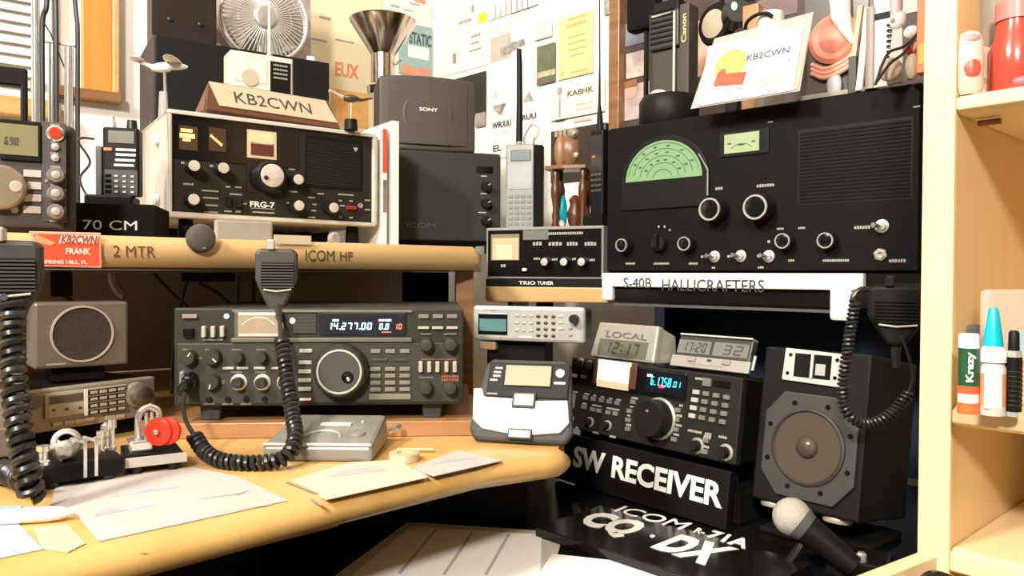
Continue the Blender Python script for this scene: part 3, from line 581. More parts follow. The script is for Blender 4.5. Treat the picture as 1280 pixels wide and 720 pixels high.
# field strength meter with whip antenna behind the plaque
mp = Vector((-0.4612,1.245,1.2379))
t = thing('field_strength_meter', 'small cream meter box with whip antenna, behind the plaque', 'meter', (mp.x, mp.y, FT), R(33))
k = .00134; mz = .94+280*1.25/950-FT
bx('case', t, CREAM, 0, 0, .104, mz, .002, .05, .003); bx('face', t, mat('meter_bezel', (.72, .68, .60), .4), .003, mz-.066, .101, mz-.003, -.001, .002, .001)
bx('scale_window', t, mat('meter_glow', (.86, .78, .62), .3, noise=.1, scale=30), .007, mz-.050, .058, mz-.007, -.002, -.001); MB().lathe([(.014, 0), (.014, .001)], (.031, -.002, mz-.043), (0, -1, 0), 20).build('needle_cover', mat('tan_cover', (.52, .43, .32), .4), t)
bx('black_label', t, BLK, .064, mz-.064, .098, mz-.010, -.002, -.001); legend(t, [(.081, mz-.016-.007*i, .024, .003) for i in range(4)], PRINTD, y=-.0026)
MB().tube([(.066, .012, mz), (.066, .012, mz+.004)], .005, 12).build('antenna_base', CHR, t); MB().tube([(.066, .012, mz), (.066, .012, mz+.16)], [.0028, .0016], 10).build('whip_antenna', WHTG, t, 0, True)
# toy model craft on a clear stand
tp = Vector((-0.5444,1.19,1.2009))
t = thing('model_plane', 'small off-white model aircraft on a clear stand, at left on the grey-cased receiver', 'model', (tp.x, tp.y, FT), R(10))
MW = mat('off_white_model', (.66, .62, .57), .5); pz = lambda y_: .94+(345-(60+y_/8))*1.19/950-FT
q = .00125/8*8
MB().lathe([(.020, 0), (.020, .003), (.012, .004)], (0, 0, 0), (0, 0, 1), 24).build('base', BLKG, t, 0, True); MB().lathe([(.008, 0), (.006, max(.012, pz(490)))], (-.001, 0, .004), (0, 0, 1), 12).build('stand_block', GLASSY, t, 0, True); MB().cyl((.003, 0, .01), (.001, 0, pz(270)), .0022, .0022, 10).build('stem', mat('smoke_clear', (.4, .38, .36), .1, noise=0, alpha=.6), t, 0, True)
MB().ell((-.004, 0, pz(235)), .016, .007, .006).build('fuselage', MW, t, 0, True)
MB().ell((.014, .0, pz(160)), .012, .040, .0030, 24, 8).build('wing', MW, t, 0, True); MB().ell((.010, 0, pz(205)), .026, .006, .006).build('nose', MW, t, 0, True)
MB().tube([(-.040, 0, pz(170)), (-.020, 0, pz(215)), (-.006, 0, pz(235))], [.002, .0035, .005], 12).build('tail_boom', MW, t, 0, True); MB().ell((-.038, .0, pz(160)), .010, .018, .0022, 18, 6).build('tail_plane', MW, t, 0, True)
tp = Vector((-0.2622,1.235,1.1784))
t = thing('model_glider', 'small dark model glider with upswept wings, right end of the grey-cased receiver', 'model', (tp.x, tp.y, FT), R(28))
pz = lambda y_: .94+(345-y_/4)*1.235/950-FT; DM = mat('dark_brass', (.12, .08, .05), .4, .5); q = .0013/4
MB().lathe([(.011, 0), (.010, max(.012, pz(605)))], (0, 0, 0), (0, 0, 1), 18).build('base', BLK, t, 0, True); MB().cyl((0, 0, .01), (0, 0, pz(505)), .0013, .0013, 8).build('stem', mat('brass_rod', (.5, .40, .25), .35, .9), t)
MB().ell((0, 0, pz(500)), .0145, .010, .0065).build('body', DM, t, 0, True)
MB().tube([(-.008, 0, pz(503)), (-.020, 0, pz(492)), (-.028, 0, pz(478)), (-.036, 0, pz(474))], [.004, .0025, .002, .003], 8).build('wing', mat('tan_wing', (.50, .42, .33), .4), t, 0, True); MB().tube([(.008, 0, pz(503)), (.020, 0, pz(500)), (.028, 0, pz(492)), (.036, 0, pz(486))], [.004, .0025, .002, .0012], 8).build('wing', DM, t, 0, True)

# booklets between the receiver and the speaker
bp = Vector((-0.2145,1.27,1.1323))
t = thing('booklet', 'thin white booklet with a red spine band, standing right of the grey-cased receiver', 'booklet', (bp.x-.003, bp.y, ST), R(36)); H_ = .94+(345-150)*1.22/950-ST
bx('pages', t, WHT, 0, 0, .009, H_, 0, .11, .0005); bx('red_band', t, mat('red_band', (.72, .09, .04), .5), .0006, H_*.62, .0084, H_*.97, -.0008, .0); bx('lower_print', t, mat('green_print', (.22, .20, .12), .6, noise=.4, scale=60), .0015, H_*.30, .0075, H_*.56, -.0008, 0)
t = thing('booklet', 'taller plain white booklet standing between the red-banded one and the black extension speaker', 'booklet', (bp.x+.0125, bp.y+.012, ST), R(36)); bx('pages', t, WHT, -.001, 0, .012, H_+.010, 0, .11, .0005)

# ================================================================ extension speaker and small satellite speaker
spk = thing('extension_speaker', 'matte black extension speaker box with three small knobs on its right side', 'speaker', (-0.2195,1.42,1.0028),0.3273,-0.0001)
W_, H_ = 0.2087,0.1754
bx('cabinet', spk, BLKM, 0, 0, W_, H_, .003, .17, .004); bx('front_grille', spk, mat('speaker_cloth', (.030, .028, .025), .8, bump=.3, scale=500), .002, .004, W_-.002, H_-.003, -.003, .004, .003)
bx('slot', spk, BLKG, 0.1567,0.1354, 0.1904,0.1488, -.004, -.003, .0015)
for c in ((0.1747,0.1102), (0.1748,0.0768), (0.175,0.0433)): knob(spk, c, .0094, .014, KNOB, None, ptr=60, y=-.003)
legend(spk, [(*(0.1725,0.13), .012, .0018), (*(0.1719,0.0963), .012, .0018), (*(0.1692,0.0598), .016, .0018)], PRINT, y=-.0036)
text(spk, 'ICOM', 0.022,0.0271, 0.0765,0.0366, mat('faint_print', (.10, .095, .085), .5, noise=0), y=-.0035)
for u_ in (.02, W_-.02): MB().cyl((u_, .02, ST-spk.location.z), (u_, .02, 0), .008, .008, 12).build('foot', RUB, spk); MB().cyl((u_, .14, ST-spk.location.z), (u_, .14, 0), .008, .008, 12).build('foot', RUB, spk)
so = thing('satellite_speaker', 'rounded charcoal satellite speaker with maker name, on top of the black extension speaker', 'speaker', (-0.2481,1.46,1.1894),0.288,-0.0007)
W_, H_ = 0.1773,0.1365; sz = so.location.z; SPT = spk.location.z+(0.2087,0.1754)[1]
so.location.z = SPT; dz_ = sz-SPT; H_ = H_+dz_
SC_ = mat('satellite_plastic', (.062, .050, .043), .5)
def bow(u0, u1, v0, v1, y0, y1, bulge, n=14, crown=.0):
    P_ = [(u0+(u1-u0)*i/n) for i in range(n+1)]; q = lambda u: 1-((u-u0)/(u1-u0)*2-1)**2
    b = MB(); v = []; f = []
    for u in P_: e = q(u); v += [(u, y0-bulge*e, v0-crown*e*.5), (u, y0-bulge*e, v1+crown*e), (u, y1, v1+crown*e), (u, y1, v0-crown*e*.5)]
    for i in range(n): f += [tuple(4*i+[0, 4, 5, 1][k] for k in range(4)), (4*i+1, 4*i+5, 4*i+6, 4*i+2), (4*i+2, 4*i+6, 4*i+7, 4*i+3), (4*i+3, 4*i+7, 4*i+4, 4*i)]
    f += [(0, 1, 2, 3), (4*n+3, 4*n+2, 4*n+1, 4*n)]
    return b.add(v, f)
bow(-.008, W_+.004, .006, H_-.003, 0, .10, .006, crown=.004).build('cabinet', SC_, so, .004)
bow(.010, W_-.012, .016, H_-.010, -.003, .0, .0085, crown=.002).build('grille', mat('grille_cloth', (.070, .057, .049), .75, bump=.4, scale=600), so, .002)
MB().lathe([(.049, 0), (.045, .0012), (.042, .0006)], (W_*.48, -.0085, H_*.5), (0, -1, 0), 36, caps=False).build('driver_ring', SC_, so, 0, True)
text(so, 'SONY', W_*.38, H_*.535, W_*.585, H_*.582, PRINT, y=-.0122, bold=.02)
bow(.012, W_-.010, .0, .009, .004, .085, .003).build('foot', BLK, so)

# ================================================================ antenna tuner and what stands on it
tu = thing('antenna_tuner', 'black antenna tuner with amber meter and three silver knobs, below the grey handheld scanner', 'tuner', (-0.0473,1.38,0.9353),-0.4201,-0.0001)
W_, H_ = 0.2217,0.0916
bx('case', tu, mat('tuner_grey', (.26, .255, .235), .4), 0, 0, W_, H_, .0, .155, .002); bx('front_panel', tu, BLKG, .004, .004, W_-.004, H_-.005, -.001, .002)
m_ = bx('meter', tu, mat('meter_frame', (.22, .19, .12), .4), 0.0106,0.0324, 0.0668,0.0796, -.003, -.001, .001); bx('meter_scale', m_, METERA, 0.0146,0.0336, 0.0656,0.0725, -.0036, -.003); bx('pale_scale', m_, mat('cream_scale', (.66, .56, .34), .5, noise=.1, emit=.12), 0.0225,0.034, 0.0527,0.0608, -.004, -.0036)
bx('badge', tu, mat('grey_badge', (.16, .155, .14), .4), 0.0733,0.0688, 0.1214,0.0856, -.0016, -.001)
for c in ((0.1202,0.0294), (0.1558,0.0293), (0.1876,0.0292)): knob(tu, c, .0084, .016, KNOB, FK, .78, y=-.001)
bc('power_switch', tu, WHT, (0.0775,0.0161), .008, .005, .005, y=-.001)
legend(tu, [(a_, b_, c_*1.3, *(e_*1.3 for e_ in d_)) for a_, b_, c_, *d_ in [(*(0.1537,0.0792), .050, .0035), (*(0.1015,0.0619), .014, .005), (*(0.1353,0.0614), .020, .005), (*(0.1665,0.061), .016, .005), (*(0.1992,0.0606), .017, .005), (*(0.1004,0.0356), .010), (*(0.1342,0.0343), .008), (*(0.1698,0.0348), .006), (*(0.2023,0.0329), .008), (*(0.0358,0.0234), .008, .004)]], PRINTD, h_=.004, y=-.0018)
TT = tu.location.z+H_
lb = thing('tuner_label_strip', 'black label strip below the antenna tuner', 'strip', (*tu.location[:2], .9215), tu.rotation_euler.z); lz = tu.location.z-.9215
bx('strip', lb, BLK, .001, 0, W_, lz-.0005, -.002, .12); text(lb, 'TRIO', (0.066,-0.007)[0], lz*.25, (0.0981,-0.0067)[0], lz*.7, PRINT, y=-.0026, bold=.02); text(lb, 'TUNER', (0.1019,-0.0067)[0], lz*.25, (0.132,-0.0064)[0], lz*.7, PRINT, y=-.0026, bold=.02)
o = thing('tuner_board', 'honey pine board under the antenna tuner', 'board', (*tu.location[:2], .8935), tu.rotation_euler.z)
MB().prism([(0, .004), (.006, 0), (W_+.01, .002), (W_+.01, .0276), (.0, .0276)], -.004, .15).build('board', PINE, o, .002)
bx('bracket', o, GREYL, .040, -.012, .052, .0, .03, .04); bx('bracket', o, GREYL, .058, -.012, .068, .0, .03, .04)
MB().box(.012, .07, -.1329, .035, .10, .003).build('post', BLKM, o); MB().box(.062, .09, -.1329, .085, .12, .003).build('post', BLKM, o)
# silver handheld scanner
t = thing('handheld_scanner', 'silver handheld scanner with a pale screen and long black antenna, on the antenna tuner', 'radio', (-0.0128,1.41,1.0354),-0.1998,0.0001); W_, H_ = 0.0526,0.148
H_ += t.location.z-TT; t.location.z = TT
HS = mat('handheld_silver', (.24, .24, .23), .4, .3)
bx('front', t, HS, 0, 0, W_, H_, 0, .008, .002); MB().slab([(0, .008), (W_, .008), (W_+.014, .014), (W_+.014, .035), (0, .035)], 0, H_).build('case', BLK, t, .002)
d_ = bx('display', t, LCDD, W_*.18, H_*.80, W_*.9, H_*.93, -.001, 0); bx('screen', d_, mat('blue_grey_lcd', (.20, .25, .27), .2), W_*.22, H_*.81, W_*.86, H_*.92, -.0014, -.001)
bx('pale_panel', t, mat('pale_blue_panel', (.36, .40, .42), .3), W_*.08, H_*.47, W_*.94, H_*.77, -.001, 0, .0005)
for i in range(4):
    for j in range(6): bc('key', t, mat('grey_key', (.19, .19, .185), .4), (W_*(.18+.22*i), H_*(.06+.065*j)), W_*.16, H_*.035, .0012, .0003)
MB().lathe([(.006, 0), (.006, .008)], (W_*.42, .016, H_), (0, 0, 1), 14).build('antenna_socket', CHR, t, 0, True); MB().tube([(W_*.42, .016, H_+.007), (W_*.42, .018, H_+.08), (W_*.40, .02, H_+.15), (W_*.38, .02, H_+.180)], [.0062, .0056, .0052, .0046], 12).build('antenna', BLK, t, 0, True)
MB().lathe([(.007, 0), (.006, .014)], (W_*.85, .02, H_), (0, 0, 1), 14).build('volume_knob', mat('pale_knob', (.60, .60, .55), .4), t, 0, True)
o = MB().tube(spline([Vector(t.location)+Vector(q_) for q_ in ((.045, .02, H_), (.062, .03, H_+.03), (.05, .04, H_+.045), (.035, .03, H_+.02), (.036, .02, H_))]), .0018, 6).build('wrist_cord', PAPER, None, 0, True); tag(o, 'pale wrist cord looped on top of the silver handheld scanner', 'cord')
# tiny shelf with turned legs
ms = thing('curio_shelf', 'tiny red-brown wooden shelf with turned legs beside the silver scanner', 'shelf', ((0.0651,1.42,1.0345)), R(-20)); ms.location.z = TT
q = 1.42/950; ms.scale = (1.12, 1.2, 1); ht_ = .94+(345-208)*q-TT
MB().slab([(-.004, -.004), (.030, -.012), (.066, -.004), (.066, .035), (-.004, .035)], ht_-.007, ht_).build('top_board', BRWN, ms, .001)
lp = [(.0055, .0002), (.0075, .004), (.005, .010), (.0065, .016), (.0045, .024), (.008, .040), (.0085, .048), (.005, .060), (.0065, .066), (.0045, .070)]
for x_, y_ in ((.013, .004), (.060, .004), (.013, .030), (.060, .030)): MB().lathe([(a_*.95, t_*(ht_-.007)/.070) for a_, t_ in lp], (x_, y_, 0), (0, 0, 1), 14).build('leg', REDW, ms, 0, True)
t = thing('eagle_figurine', 'brown carved bird figurine on the tiny wooden shelf', 'figurine', ((0.1058,1.435,1.1516)), R(-20)); t.location.z = TT+ht_; t.scale = (1.2,)*3
FIG = mat('carved_brown', (.22, .11, .055), .35); b = MB(); b.ell((0, 0, .026), .019, .013, .026).build('body', FIG, t, 0, True); MB().ell((.008, -.004, .052), .010, .009, .009).build('head', mat('grey_head', (.25, .22, .20), .5), t, 0, True); MB().cyl((.012, -.011, .052), (.012, -.019, .047), .003, .0005, 8).build('beak', mat('beak_yellow', (.6, .42, .15), .4), t, 0, True)
MB().ell((-.012, -.006, .024), .010, .009, .026).build('wing', mat('wing_brown', (.30, .16, .08), .4), t, 0, True); MB().ell((.014, -.008, .018), .005, .004, .005).build('tag', mat('pale_gold', (.75, .60, .35), .3, .6), t, 0, True)
t = thing('teal_ornament', 'small teal and white ornament under the tiny wooden shelf', 'ornament', ((0.0944,1.44,1.0995)), 0); t.location.z = TT+.0002; t.scale = (1.2,)*3; MB().ell((0, 0, .028), .008, .006, .028).build('body', TEALP, t, 0, True); MB().ell((-.002, -.006, .008), .006, .005, .008).build('white_ball', WHTG, t, 0, True)
t = thing('dark_ornament', 'dark red-brown ornament under the tiny wooden shelf, beside the teal one', 'ornament', ((0.1186,1.44,1.0996)), 0); t.location.z = TT+.0002; t.scale = (1.2,)*3; MB().lathe([(.006, 0), (.011, .012), (.013, .026), (.008, .040), (.010, .048), (.004, .055)], (0, 0, 0), (0, 0, 1), 16).build('body', REDW, t, 0, True)
# black handheld in charger, half behind the big receiver
t = thing('charging_handheld', 'black handheld radio with a long whip antenna, left edge of the big black receiver', 'radio', ((0.1356,1.335,1.0292)), R(-42)); t.location.z = TT+.0002; q = 1.335/950
bx('charger', t, BLKM, -.012, 0, .030, .020, -.006, .030, .003); zt = .94+(345-163)*q-TT
bx('body', t, BLK, 0, .018, .028, zt, 0, .026, .003)
bx('upper_face', t, BLKG, .002, zt*.50, .026, zt*.94, -.001, 0); bc('orange_key', t, MATS['orange_plastic'], (.008, zt*.72), .006, .003, .0015)
for i in range(3):
    for j in range(4): bc('key', t, mat('charging_key', (.07, .07, .065), .4), (.006+.0075*i, zt*(.37+.055*j)), .006, .004, .0012, .0003)
MB().tube([(.012, .013, zt-.002), (.011, .013, zt+.025), (.010, .013, zt+.045), (.010, .013, zt+.12), (.008, .013, zt+.30)], [.0065, .0050, .0025, .0013, .0010], 10).build('whip_antenna', BLK, t, 0, True)
MB().lathe([(.006, 0), (.006, .010), (.004, .012)], (.022, .014, zt), (0, 0, 1), 14).build('volume_knob', KNOB, t, 0, True)

# ================================================================ big black receiver and its shelf
s4 = thing('general_coverage_receiver', 'big black crackle-finish receiver with green half-moon dial and ring knobs', 'radio', (0.154,1.243,0.9463),-0.7279,0.0003)
W_, H_ = 0.4643,0.2347
bx('cabinet', s4, S40M, 0, 0, W_, H_, .002, .235, .004); bx('front_panel', s4, S40M, .002, .003, W_-.002, H_-.003, -.001, .003, .0008)
dc = (0.1102,0.1435); dr = (0.1097,0.2031)[1]-dc[1]; b = MB()
hl = (0.0392,0.1457); hr = (0.1727,0.1454); ru = (hr[0]-hl[0])/2; cu = (hr[0]+hl[0])/2
_pl = [(cu+ru*math.cos(math.pi*i/24), dc[1]+dr*math.sin(math.pi*i/24)) for i in range(25)]
bez = MB().prism([(cu+(ru+.010)*math.cos(math.pi*i/24-.0), dc[1]+(dr+.008)*math.sin(math.pi*i/24)) for i in range(25)]+[(cu-ru-.010, dc[1]-.045), (cu+ru+.010, dc[1]-.045)], -.004, -.0005).build('dial_bezel', BLK, s4, .0015)
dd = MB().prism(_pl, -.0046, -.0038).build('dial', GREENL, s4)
DGI = mat('dial_ink', (.03, .06, .03), .6, noise=0)
for k_ in (.25, .42, .60, .78, .93):
    n_ = 22; b = MB()
    for i in range(n_):
        a0, a1 = math.pi*(.06+.88*i/n_), math.pi*(.06+.88*(i+1)/n_)
        pp = lambda a, e: (cu+(ru*k_+e)*math.cos(a), -.0049, dc[1]+(dr*k_+e)*math.sin(a)); b.add([pp(a0, 0), pp(a0, .0009), pp(a1, .0009), pp(a1, 0)], [(0, 1, 2, 3)])
    b.build('dial_arc', DGI, dd)
legend(dd, [(cu+ru*kk*math.cos(a), dc[1]+dr*kk*math.sin(a), .006, .0028) for kk in (.5, .69, .86) for a in (.5, .95, 1.4, 1.8, 2.2, 2.6)], DGI, y=-.0050)
MB().tube([(cu+ru+.009, -.005, dc[1]-.03), (cu+ru+.009, -.005, dc[1]+.008), (cu+ru*.92, -.005, dc[1]+dr*.55)], .0014, 6).build('bezel_glint', CHR, s4, 0, True)
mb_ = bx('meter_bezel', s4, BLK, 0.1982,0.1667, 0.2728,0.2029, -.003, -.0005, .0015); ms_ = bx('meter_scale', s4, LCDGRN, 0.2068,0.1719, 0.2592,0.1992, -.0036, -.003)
u0, v0, u1, v1 = (0.2068,0.1719, 0.2592,0.1992); b = MB()
for i in range(14):
    a0, a1 = math.pi*(.25+.5*i/14), math.pi*(.25+.5*(i+1)/14); pp = lambda a, r_: ((u0+u1)/2+r_*math.cos(a), -.0039, v0-.010+r_*math.sin(a)); b.add([pp(a0, .022), pp(a0, .0228), pp(a1, .0228), pp(a1, .022)], [(0, 1, 2, 3)])
b.build('meter_arc', DGI, ms_); legend(ms_, [((u0+u1)/2, (v0+v1)/2-.003, .010), (u0+.008, (v0+v1)/2, .006), (u1-.008, (v0+v1)/2, .006)], DGI, y=-.0041)
# louvred speaker grille: every bar a part
g0 = (0.3129,0.0913); g1 = (0.456,0.1935); gg = bx('grille_recess', s4, BLK, g0[0], g0[1], g1[0], g1[1], -.0014, -.0006, .0004)
nb_ = 20; ph_ = (g1[1]-g0[1]-.006)/nb_; pr = None
for i in range(nb_):
    if pr is None: pr = MB().box(g0[0]+.003, -.0024, 0, g1[0]-.003, -.0014, ph_*.62).build('grille_bar', S40M, gg, .0006, seg=1); q_ = pr
    else: q_ = pr.copy(); COL.objects.link(q_)
    q_.location.z = g0[1]+.003+i*ph_
RNG = mat('ring_silver', (.50, .49, .46), .35, .4)
def ringknob(c, r, h_): 
    k = knob(s4, c, r*1.12, h_, KNOB, None, y=-.001, n=28); MB().lathe([(r*.82, -.0001), (r*.84, .0016), (r*.98, .0016), (r*1.0, -.001)], (c[0], -.001-h_, c[1]), (0, -1, 0), 32, caps=False).build('silver_ring', RNG, k, 0, True)
    MB().lathe([(r*.80, 0), (r*.5, .0008)], (c[0], -.001-h_, c[1]), (0, -1, 0), 24).build('knob_face', BLKG, k, 0, True)
ringknob((0.1964,0.091), .0165, .026); ringknob((0.2646,0.0903), .0175, .026)
for c in ((0.0415,0.0434), (0.1516,0.043), (0.3,0.0431), (0.3567,0.0423)): ringknob(c, .0105, .018)
c = (0.1022,0.0452); k = knob(s4, c, .0125, .012, KNOB, None, y=-.001); bx('pointer_bar', k, BLKG, c[0]-.004, c[1]-.010, c[0]+.004, c[1]+.014, -.020, -.012, .002)
for c in ((0.1926,0.0237), (0.2329,0.024), (0.2741,0.023), (0.4209,0.0592)):
    k = MB().lathe([(.0085, 0), (.0085, .002), (.0055, .003), (.0050, .006)], (c[0], -.001, c[1]), (0, -1, 0), 16).build('toggle_switch', SIL, s4, 0, True); MB().cyl((c[0], -.006, c[1]), (c[0]-.006, -.018, c[1]+.001), .002, .0035, 10).build('lever', CHR, k, 0, True)
c = (0.4198,0.0233); MB().lathe([(.0082, 0), (.0082, .003), (.005, .005), (.0035, .005), (.003, .002)], (c[0], -.001, c[1]), (0, -1, 0), 6).build('phone_jack', SIL, s4)
legend(s4, [(*(0.1987,0.123), .012, .004), (*(0.2685,0.1222), .026, .004), (*(0.2901,0.0609), .010, .003), (*(0.3196,0.0609), .010, .003), (*(0.0472,0.0147), .018, .0032), (*(0.1037,0.0143), .028, .0032), (*(0.1581,0.0139), .015, .0032), (*(0.191,0.0076), .006, .003), (*(0.2629,0.0077), .009, .003), (*(0.3061,0.0171), .009, .003), (*(0.365,0.0165), .034, .0032), (*(0.3975,0.0587), .020, .004), (*(0.4398,0.0154), .020, .004), (*(0.173,0.0241), .005, .004), (*(0.2148,0.024), .005, .004), (*(0.2595,0.0242), .005, .004), (*(0.0987,0.0715), .004, .004), (*(0.109,0.0711), .004, .004), (*(0.1182,0.0656), .004, .003), (*(0.2745,0.0437), .005, .004)], PRINTD, y=-.0016)
for c in ((0.2747,0.2092), (0.459,0.204)): bx('panel_screw', s4, CHR, c[0]-.0035, c[1]-.001, c[0]+.0035, c[1]+.001, -.003, -.001)
# white stand shelf with the label
wsO = ((0.1535,1.236,0.908),-0.7278,0,)
ws = thing('white_shelf', 'white plastic shelf lettered S-40B HALLICRAFTERS under the big black receiver', 'shelf', *wsO); S4Z = s4.location.z
hh = S4Z-wsO[0][2]-.0005
bx('top_bar', ws, WHTG, 0, hh-.022, .40, hh, -.014, .0, .002); bx('top_slab', ws, BLKM, .0, hh-.012, .49, hh-.0002, 0, .22, .001)
bx('leg', ws, WHTG, 0, hh-.044, .020, hh-.020, -.014, .0, .003)
lx = (0.3586,0.0028)[0]; bx('leg', ws, WHTG, lx, hh-.062, lx+.028, hh-.012, -.016, .0, .006)
bx('under_bar', ws, BLKG, .018, hh-.047, lx+.002, hh-.0225, -.006, .02, .003); bx('under_rail', ws, mat('grey_rail', (.10, .10, .10), .3), .018, hh-.052, lx, hh-.048, -.004, .02)
text(ws, 'S-40B', 0.0427,0.0145, 0.0931,0.0303, DARKINK, y=-.0146); text(ws, 'HALLICRAFTERS', 0.1118,0.0113, 0.2716,0.0286, DARKINK, y=-.0146)
MB().box(.02, .15, -.262, .05, .18, hh-.012).build('post', BLKM, ws); MB().box(.44, .15, -.262, .47, .18, hh-.012).build('post', BLKM, ws)
# navy board behind the speaker
o = thing('navy_board', 'dark navy board behind the black speaker, below the white shelf', 'board', wsO[0], wsO[1]); o.location.z = .6455; bx('board', o, BLUEB, -.03, 0, .50, .2475, .20, .208)
# ================================================================ transceiver on the desk
DZ = .760
ic = thing('hf_transceiver', 'wide olive-grey transceiver with lit blue frequency and big tuning knob, on a wooden plank', 'radio', (-0.3696,0.83,0.7949),0.0832,-0.0012)
W_, H_ = 0.3161,0.1083
bx('case', ic, mat('case_dark', (.035, .033, .028), .5), .002, .006, W_-.002, H_-.002, .012, .30, .002)
bx('front_panel', ic, ICP, 0, .0, W_, H_, 0, .013, .002)
bx('lower_panel', ic, mat('transceiver_lower', (.033, .031, .0235), .5), .004, .003, W_-.004, (0.0019,0.0694)[1], -.0012, .001, .0008)
bx('ledge', ic, mat('transceiver_ledge', (.12, .112, .085), .4), 0.0616,0.0706, 0.259,0.0755, -.004, .001, .001)
bx('top_ledge', ic, mat('transceiver_rim', (.15, .14, .11), .4), 0.0624,0.1035, 0.2589,0.1062, -.0018, .001, .0006)
m_ = bx('meter', ic, mat('meter_bezel_dark', (.10, .09, .07), .4), 0.0649,0.0752, 0.1143,0.1039, -.002, .001, .0008)
bx('meter_scale', m_, mat('meter_tan', (.30, .235, .155), .5, noise=.08, emit=.10), 0.0691,0.0769, 0.1126,0.1036, -.0026, -.002); bx('lit_edge', m_, METERW, 0.0702,0.1009, 0.1101,0.1032, -.003, -.0026); bx('lit_edge', m_, mat('dim_edge', (.75, .58, .38), .5, emit=.3), 0.0699,0.0781, 0.1118,0.0802, -.003, -.0026)
_a0 = (0.0732,0.0889); _a1 = (0.1093,0.0915); b = MB(); uc = (_a0[0]+_a1[0])/2; ra = (_a1[0]-_a0[0])*.62
for i in range(14):
    a0, a1 = math.pi*(.22+.56*i/14), math.pi*(.22+.56*(i+1)/14); pp = lambda a, r_: (uc+r_*math.cos(a), -.0028, _a0[1]-ra*.60+r_*math.sin(a)); b.add([pp(a0, ra), pp(a0, ra+.0008), pp(a1, ra+.0008), pp(a1, ra)], [(0, 1, 2, 3)])
b.build('meter_arc', PRINT, m_)
d_ = bx('display', ic, mat('display_smoke', (.022, .022, .030), .15), 0.1561,0.0786, 0.252,0.1034, -.002, .001, .0008)
digits(d_, '14.277.00', 0.1654,0.0846, 0.2153,0.0924, VFD, y=-.0026, th=.16); digits(d_, '0.0', 0.2222,0.0846, 0.2339,0.0915, VFD, y=-.0026, th=.16); digits(d_, '10', 0.2387,0.0849, 0.2482,0.0912, VFDR, y=-.0026, th=.16)
bx('indicator', d_, VFD, 0.1714,0.0939, 0.1777,0.096, -.0026, -.002); bx('indicator', d_, VFD, 0.2218,0.094, 0.2279,0.096, -.0026, -.002); bx('indicator', d_, VFD, 0.2291,0.094, 0.2356,0.0961, -.0026, -.002); bx('red_indicator', d_, VFDR, 0.2253,0.0813, 0.2356,0.0823, -.0026, -.002)
bx('display_vent', ic, mat('vent_olive', (.038, .037, .028), .5), 0.1283,0.0803, 0.1532,0.1022, -.0015, .001)
for i in range(6): bx('vent_rib', ic, ICD, (_v := (0.1295,0.0812))[0], _v[1]+.0038*i, (0.1523,0.0811)[0], _v[1]+.0038*i+.0014, -.002, -.0014)
BTN = mat('button_tan', (.20, .185, .14), .45); BTNL = mat('button_pale', (.42, .39, .31), .4)
# top left: switches
bc('power_button', ic, mat('power_tan', (.24, .20, .16), .4), (0.0176,0.0992), .016, .0045, .003); bc('rocker_switch', ic, BLKG, (0.0163,0.0813), .011, .010, .004)
MB().lathe([(.0028, 0), (.0024, .0016)], ((_c := (0.0562,0.0992))[0], 0, _c[1]), (0, -1, 0), 12).build('lamp', mat('lamp_cream', (1, .95, .8), .3, noise=0, emit=1.2), ic); MB().lathe([(.0034, 0), (.0030, .0016)], ((_c := (0.1275,0.0944))[0], 0, _c[1]), (0, -1, 0), 12).build('lamp', MATS['lamp_cream'], ic)
def slide(c, h_=.0125): return bc('slide_lever', ic, BTNL, c, .0046, h_, .006, .0012)
for c in ((0.033,0.0825), (0.0428,0.0825), (0.0527,0.0828)): slide(c)
for c in ((0.2686,0.0431), (0.2782,0.043), (0.2874,0.043), (0.2974,0.0429), (0.3066,0.0429)): slide(c)
KM = mat('knob_olive', (.032, .030, .023), .4)
c = (0.0176,0.0547); knob(ic, c, .0088, .012, KM, None, ptr=35); c = (0.0426,0.0553); k = knob(ic, c, .0095, .010, KM, None, ptr=135)
for c in ((0.0701,0.0546), (0.0956,0.0549)): knob(ic, c, .0062, .012, KM)
for c in ((0.0698,0.0268), (0.0951,0.0266), (0.1198,0.0265)): knob(ic, c, .0064, .014, KM, None, skirt=(.0090, mat('cream_ring', (.62, .58, .48), .3, .4)))
c = (0.0421,0.0279); knob(ic, c, .0092, .010, KM, None, ptr=190)
for c in ((0.0382,0.008), (0.0582,0.008), (0.0776,0.008), (0.0977,0.008)): MB().lathe([(.0034, 0), (.0030, .004)], (c[0], 0, c[1]), (0, -1, 0), 12).build('small_knob', BLK, ic, 0, True)
for c in ((0.0587,0.0423), (0.0741,0.0423), (0.0923,0.0422), (0.111,0.0421)): bc('push_bar', ic, BTNL, c, .0125, .0028, .0035, .0006)
for c in ((0.1422,0.0613), (0.1417,0.0483), (0.141,0.0383), (0.141,0.0285), (0.1411,0.0188)): bc('function_button', ic, BTNL, c, .0140, .0042, .003)
bc('function_button', ic, mat('button_peach', (.72, .58, .44), .4), (0.1419,0.0073), .0128, .0026, .003)
c = (0.1811,0.0394); k = MB().lathe([(.0300, 0), (.0305, .004), (.0285, .016), (.0265, .019), (.0262, .0195)], (c[0], 0, c[1]), (0, -1, 0), 48).build('tuning_knob', mat('tuning_dark', (.024, .022, .017), .5), ic, 0, True)
_c2 = (0.181,0.0399)
MB().lathe([(.0222, -.0001), (.0224, .0012), (.0244, .0012), (.0246, -.0001)], (_c2[0], -.0195, _c2[1]), (0, -1, 0), 48, caps=False).build('bright_ring', mat('ring_cream', (.80, .77, .66), .3, .5), k, 0, True)
MB().lathe([(.0221, 0), (.0215, .0006)], (_c2[0], -.0195, _c2[1]), (0, -1, 0), 40).build('knob_face', mat('face_taupe', (.062, .057, .047), .5), k)
